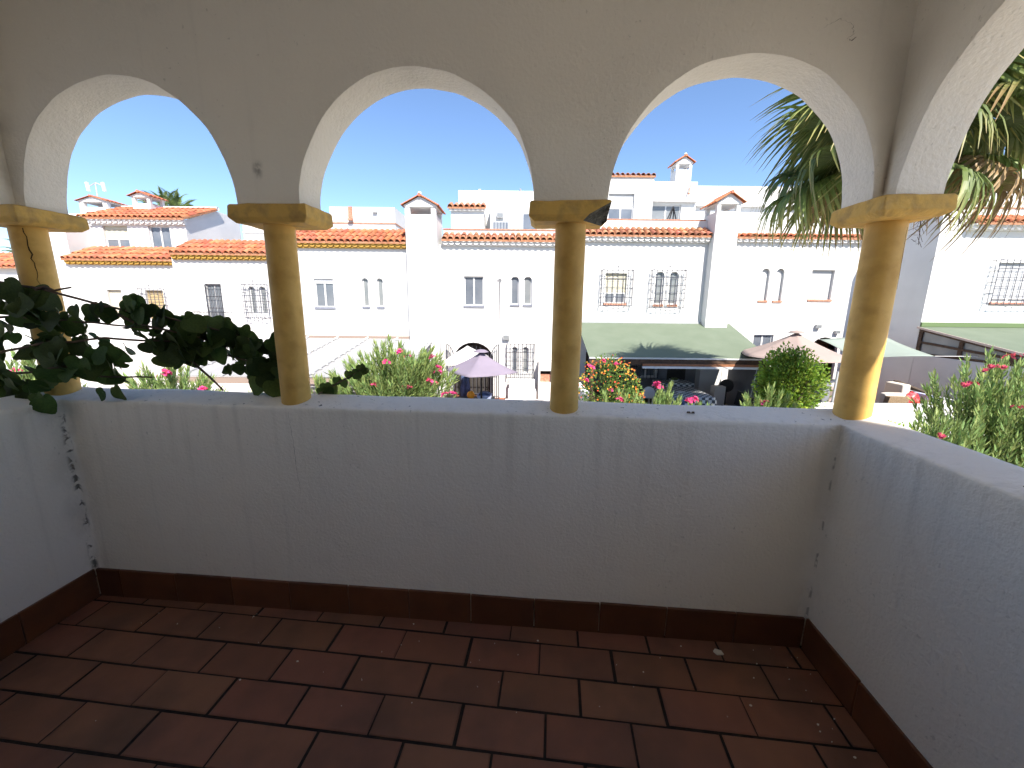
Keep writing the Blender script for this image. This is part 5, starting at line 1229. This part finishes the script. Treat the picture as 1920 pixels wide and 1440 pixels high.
def vine_leaf(seed):
    rnd = random.Random(seed); v, f = [(0,0,0)], []; n = 30; cup = rnd.uniform(.15,.5); curl = rnd.uniform(-.3,.5)
    rim = []
    for k in range(n+1):
        a = -pi+2*pi*k/n; r = .5*(1.05 - .38*math.exp(-((abs(a)-pi)/.42)**2) + .30*math.exp(-(a/.33)**2)) * (1+rnd.uniform(-.012,.012)) * (1+.035*cos(3*a+rnd.random()*.3))
        x, y = .34+r*cos(a)*.95, r*sin(a)*1.02; rim.append((x, y, cup*y*y*.9 - curl*x*x*.35 + .03*sin(a*3+seed)))
    mid = [(.34+(x-.34)*.55, y*.55, z*.35+.02) for x, y, z in rim]
    me = MB(); me.grid([[(.34,0,0)]*(n+1), mid, rim]); return me
VL = [mesh('vine_leaf', vine_leaf(i), M['vine'], True, weld=True) for i in range(6)]
UP = [(-.55,1.60),(-.265,1.572),(-.087,1.537),(.064,1.503),(.311,1.431),(.421,1.45),(.561,1.391),(.783,1.348),(.901,1.298),(1.036,1.281)]
LO = [(-.55,.99),(-.3,.99),(-.08,1.0),(.10,1.10),(.28,1.06),(.47,1.06),(.56,1.165),(.71,1.165),(.75,1.08),(.87,1.075),(.93,1.035),(1.04,1.05)]
def ev(poly, x):
    for (a, za), (b, zb) in zip(poly, poly[1:]):
        if a <= x <= b: return za+(zb-za)*(x-a)/(b-a)
    return poly[-1][1]
GAPS = [(.165,1.43,.052),(.335,1.315,.06),(.275,1.275,.025),(.09,1.30,.018),(.395,1.145,.085),(.51,1.145,.05),(.575,1.135,.06),(.675,1.105,.045),(.86,1.30,.03),(-.13,1.235,.05),(-.05,1.34,.025),(-.23,1.43,.04),(.88,1.21,.022)]
placed = 0; tries = 0
while placed < 278 and tries < 9000:
    tries += 1
    x = random.uniform(-.5, 1.035); zu, zl = ev(UP, x)-.022, ev(LO, x)+.03; z = random.uniform(zl-.012, zu+.018)
    if any((x-gx)**2+(z-gz)**2 < (gr+.004)**2 for gx, gz, gr in GAPS): continue
    s = random.choice((random.uniform(.04,.07), random.uniform(.06,.1), random.uniform(.06,.1)))*(1.08 if x < .3 else 1)
    y = vy(x)+random.uniform(-.035,.05)
    if .96 < x < 1.2: y = min(y, .03) if x > 1.035 else y
    dr = Vector((random.gauss(.15,.6), random.gauss(0,.4), random.gauss(-.75,.5))).normalized()
    nrm = (Vector((random.gauss(0,.35), -1 if random.random() < .75 else .4, random.gauss(.35,.35)))).normalized(); nrm = (nrm - dr*nrm.dot(dr)).normalized(); sd = nrm.cross(dr)
    m = Matrix(((dr.x,sd.x,nrm.x,x),(dr.y,sd.y,nrm.y,y),(dr.z,sd.z,nrm.z,z),(0,0,0,1))) @ Matrix.Diagonal((s,s,s,1)) @ Matrix.Translation((-.3,0,0))
    inst('leaf', random.choice(VL), vn, m); placed += 1
bm = bmesh.new(); tries = 0; n = 0
while n < 190 and tries < 6000:
    tries += 1
    x = random.uniform(-.5, 1.035); zu, zl = ev(UP, x)-.03, ev(LO, x)+.035; z = random.uniform(zl, zu)
    if any((x-gx)**2+(z-gz)**2 < (gr+.01)**2 for gx, gz, gr in GAPS): continue
    n += 1; sz_ = random.uniform(.035, .07); y = vy(x)+random.uniform(.0,.07)
    dr = rv(); nrm = dr.orthogonal().normalized(); sd = nrm.cross(dr)
    m = Matrix(((dr.x,sd.x,nrm.x,x),(dr.y,sd.y,nrm.y,y),(dr.z,sd.z,nrm.z,z),(0,0,0,1))) @ Matrix.Diagonal((sz_,sz_,sz_,1)) @ Matrix.Translation((-.3,0,0))
    k = len(bm.verts); bm.from_mesh(random.choice(VL)); bm.verts.ensure_lookup_table()
    for v in bm.verts[k:]: v.co = m @ v.co - BASE[vn.name]
me = bpy.data.meshes.new('small_leaves'); bm.to_mesh(me); bm.free(); me.materials.append(M['vine']); child_mesh('small_leaves', me, vn, 'stuff')
for x, z, s, y in ((.985,1.075,.095,.09),(.93,1.10,.07,.1),(1.01,1.12,.06,.1),(.30,1.055,.075,-.0),(.25,1.045,.06,-.02),(.03,1.01,.085,-.075),(.0,1.03,.07,-.07),(1.19,1.07,.05,.15),(1.205,1.05,.05,.14),(1.24,1.10,.04,.16),(1.27,1.09,.045,.16),(1.30,1.13,.04,.16),(1.34,1.13,.05,.16),(1.36,1.16,.045,.16),(1.175,1.05,.05,.14),(1.22,1.06,.05,.15),(1.38,1.15,.04,.16),
                   (.47,1.40,.075,.0),(.44,1.44,.07,.0),(.50,1.42,.06,.02)):
    dr = Vector((random.gauss(.1,.3), 0, -1)).normalized(); nrm = Vector((random.gauss(0,.2), -1, .2)).normalized(); nrm = (nrm-dr*nrm.dot(dr)).normalized(); sd = nrm.cross(dr)
    m = Matrix(((dr.x,sd.x,nrm.x,x),(dr.y,sd.y,nrm.y,y),(dr.z,sd.z,nrm.z,z),(0,0,0,1))) @ Matrix.Diagonal((s,s,s,1)) @ Matrix.Translation((-.3,0,0))
    inst('leaf', random.choice(VL), vn, m)

# small things lying on the ledge
mb = MB(); mb.hexa([(2.792,.056,1.019),(2.808,.054,1.019),(2.810,.064,1.021),(2.794,.065,1.021),(2.795,.058,1.024),(2.805,.057,1.024),(2.806,.062,1.025),(2.796,.062,1.025)])
mb.hexa([(2.809,.052,1.019),(2.822,.050,1.019),(2.823,.057,1.020),(2.811,.058,1.020),(2.810,.053,1.026),(2.820,.051,1.027),(2.821,.055,1.027),(2.812,.056,1.026)])
solo('dry_leaf', mb, M['stem'], 'tiny dried brown leaf on the ledge below the pergola', 'dry leaf', (2.8,.06,1.02), BAL)
solo('dry_twig', MB().tube([(W+.012,-.600,1.012),(W+.022,-.592,1.020),(W+.034,-.575,1.022),(W+.042,-.556,1.019)], [.001,.003,.003,.001], 5), M['crack'], 'thin dark curved twig on the right ledge at the picture edge', 'twig', (W+.02,-.58,1.01), BAL)
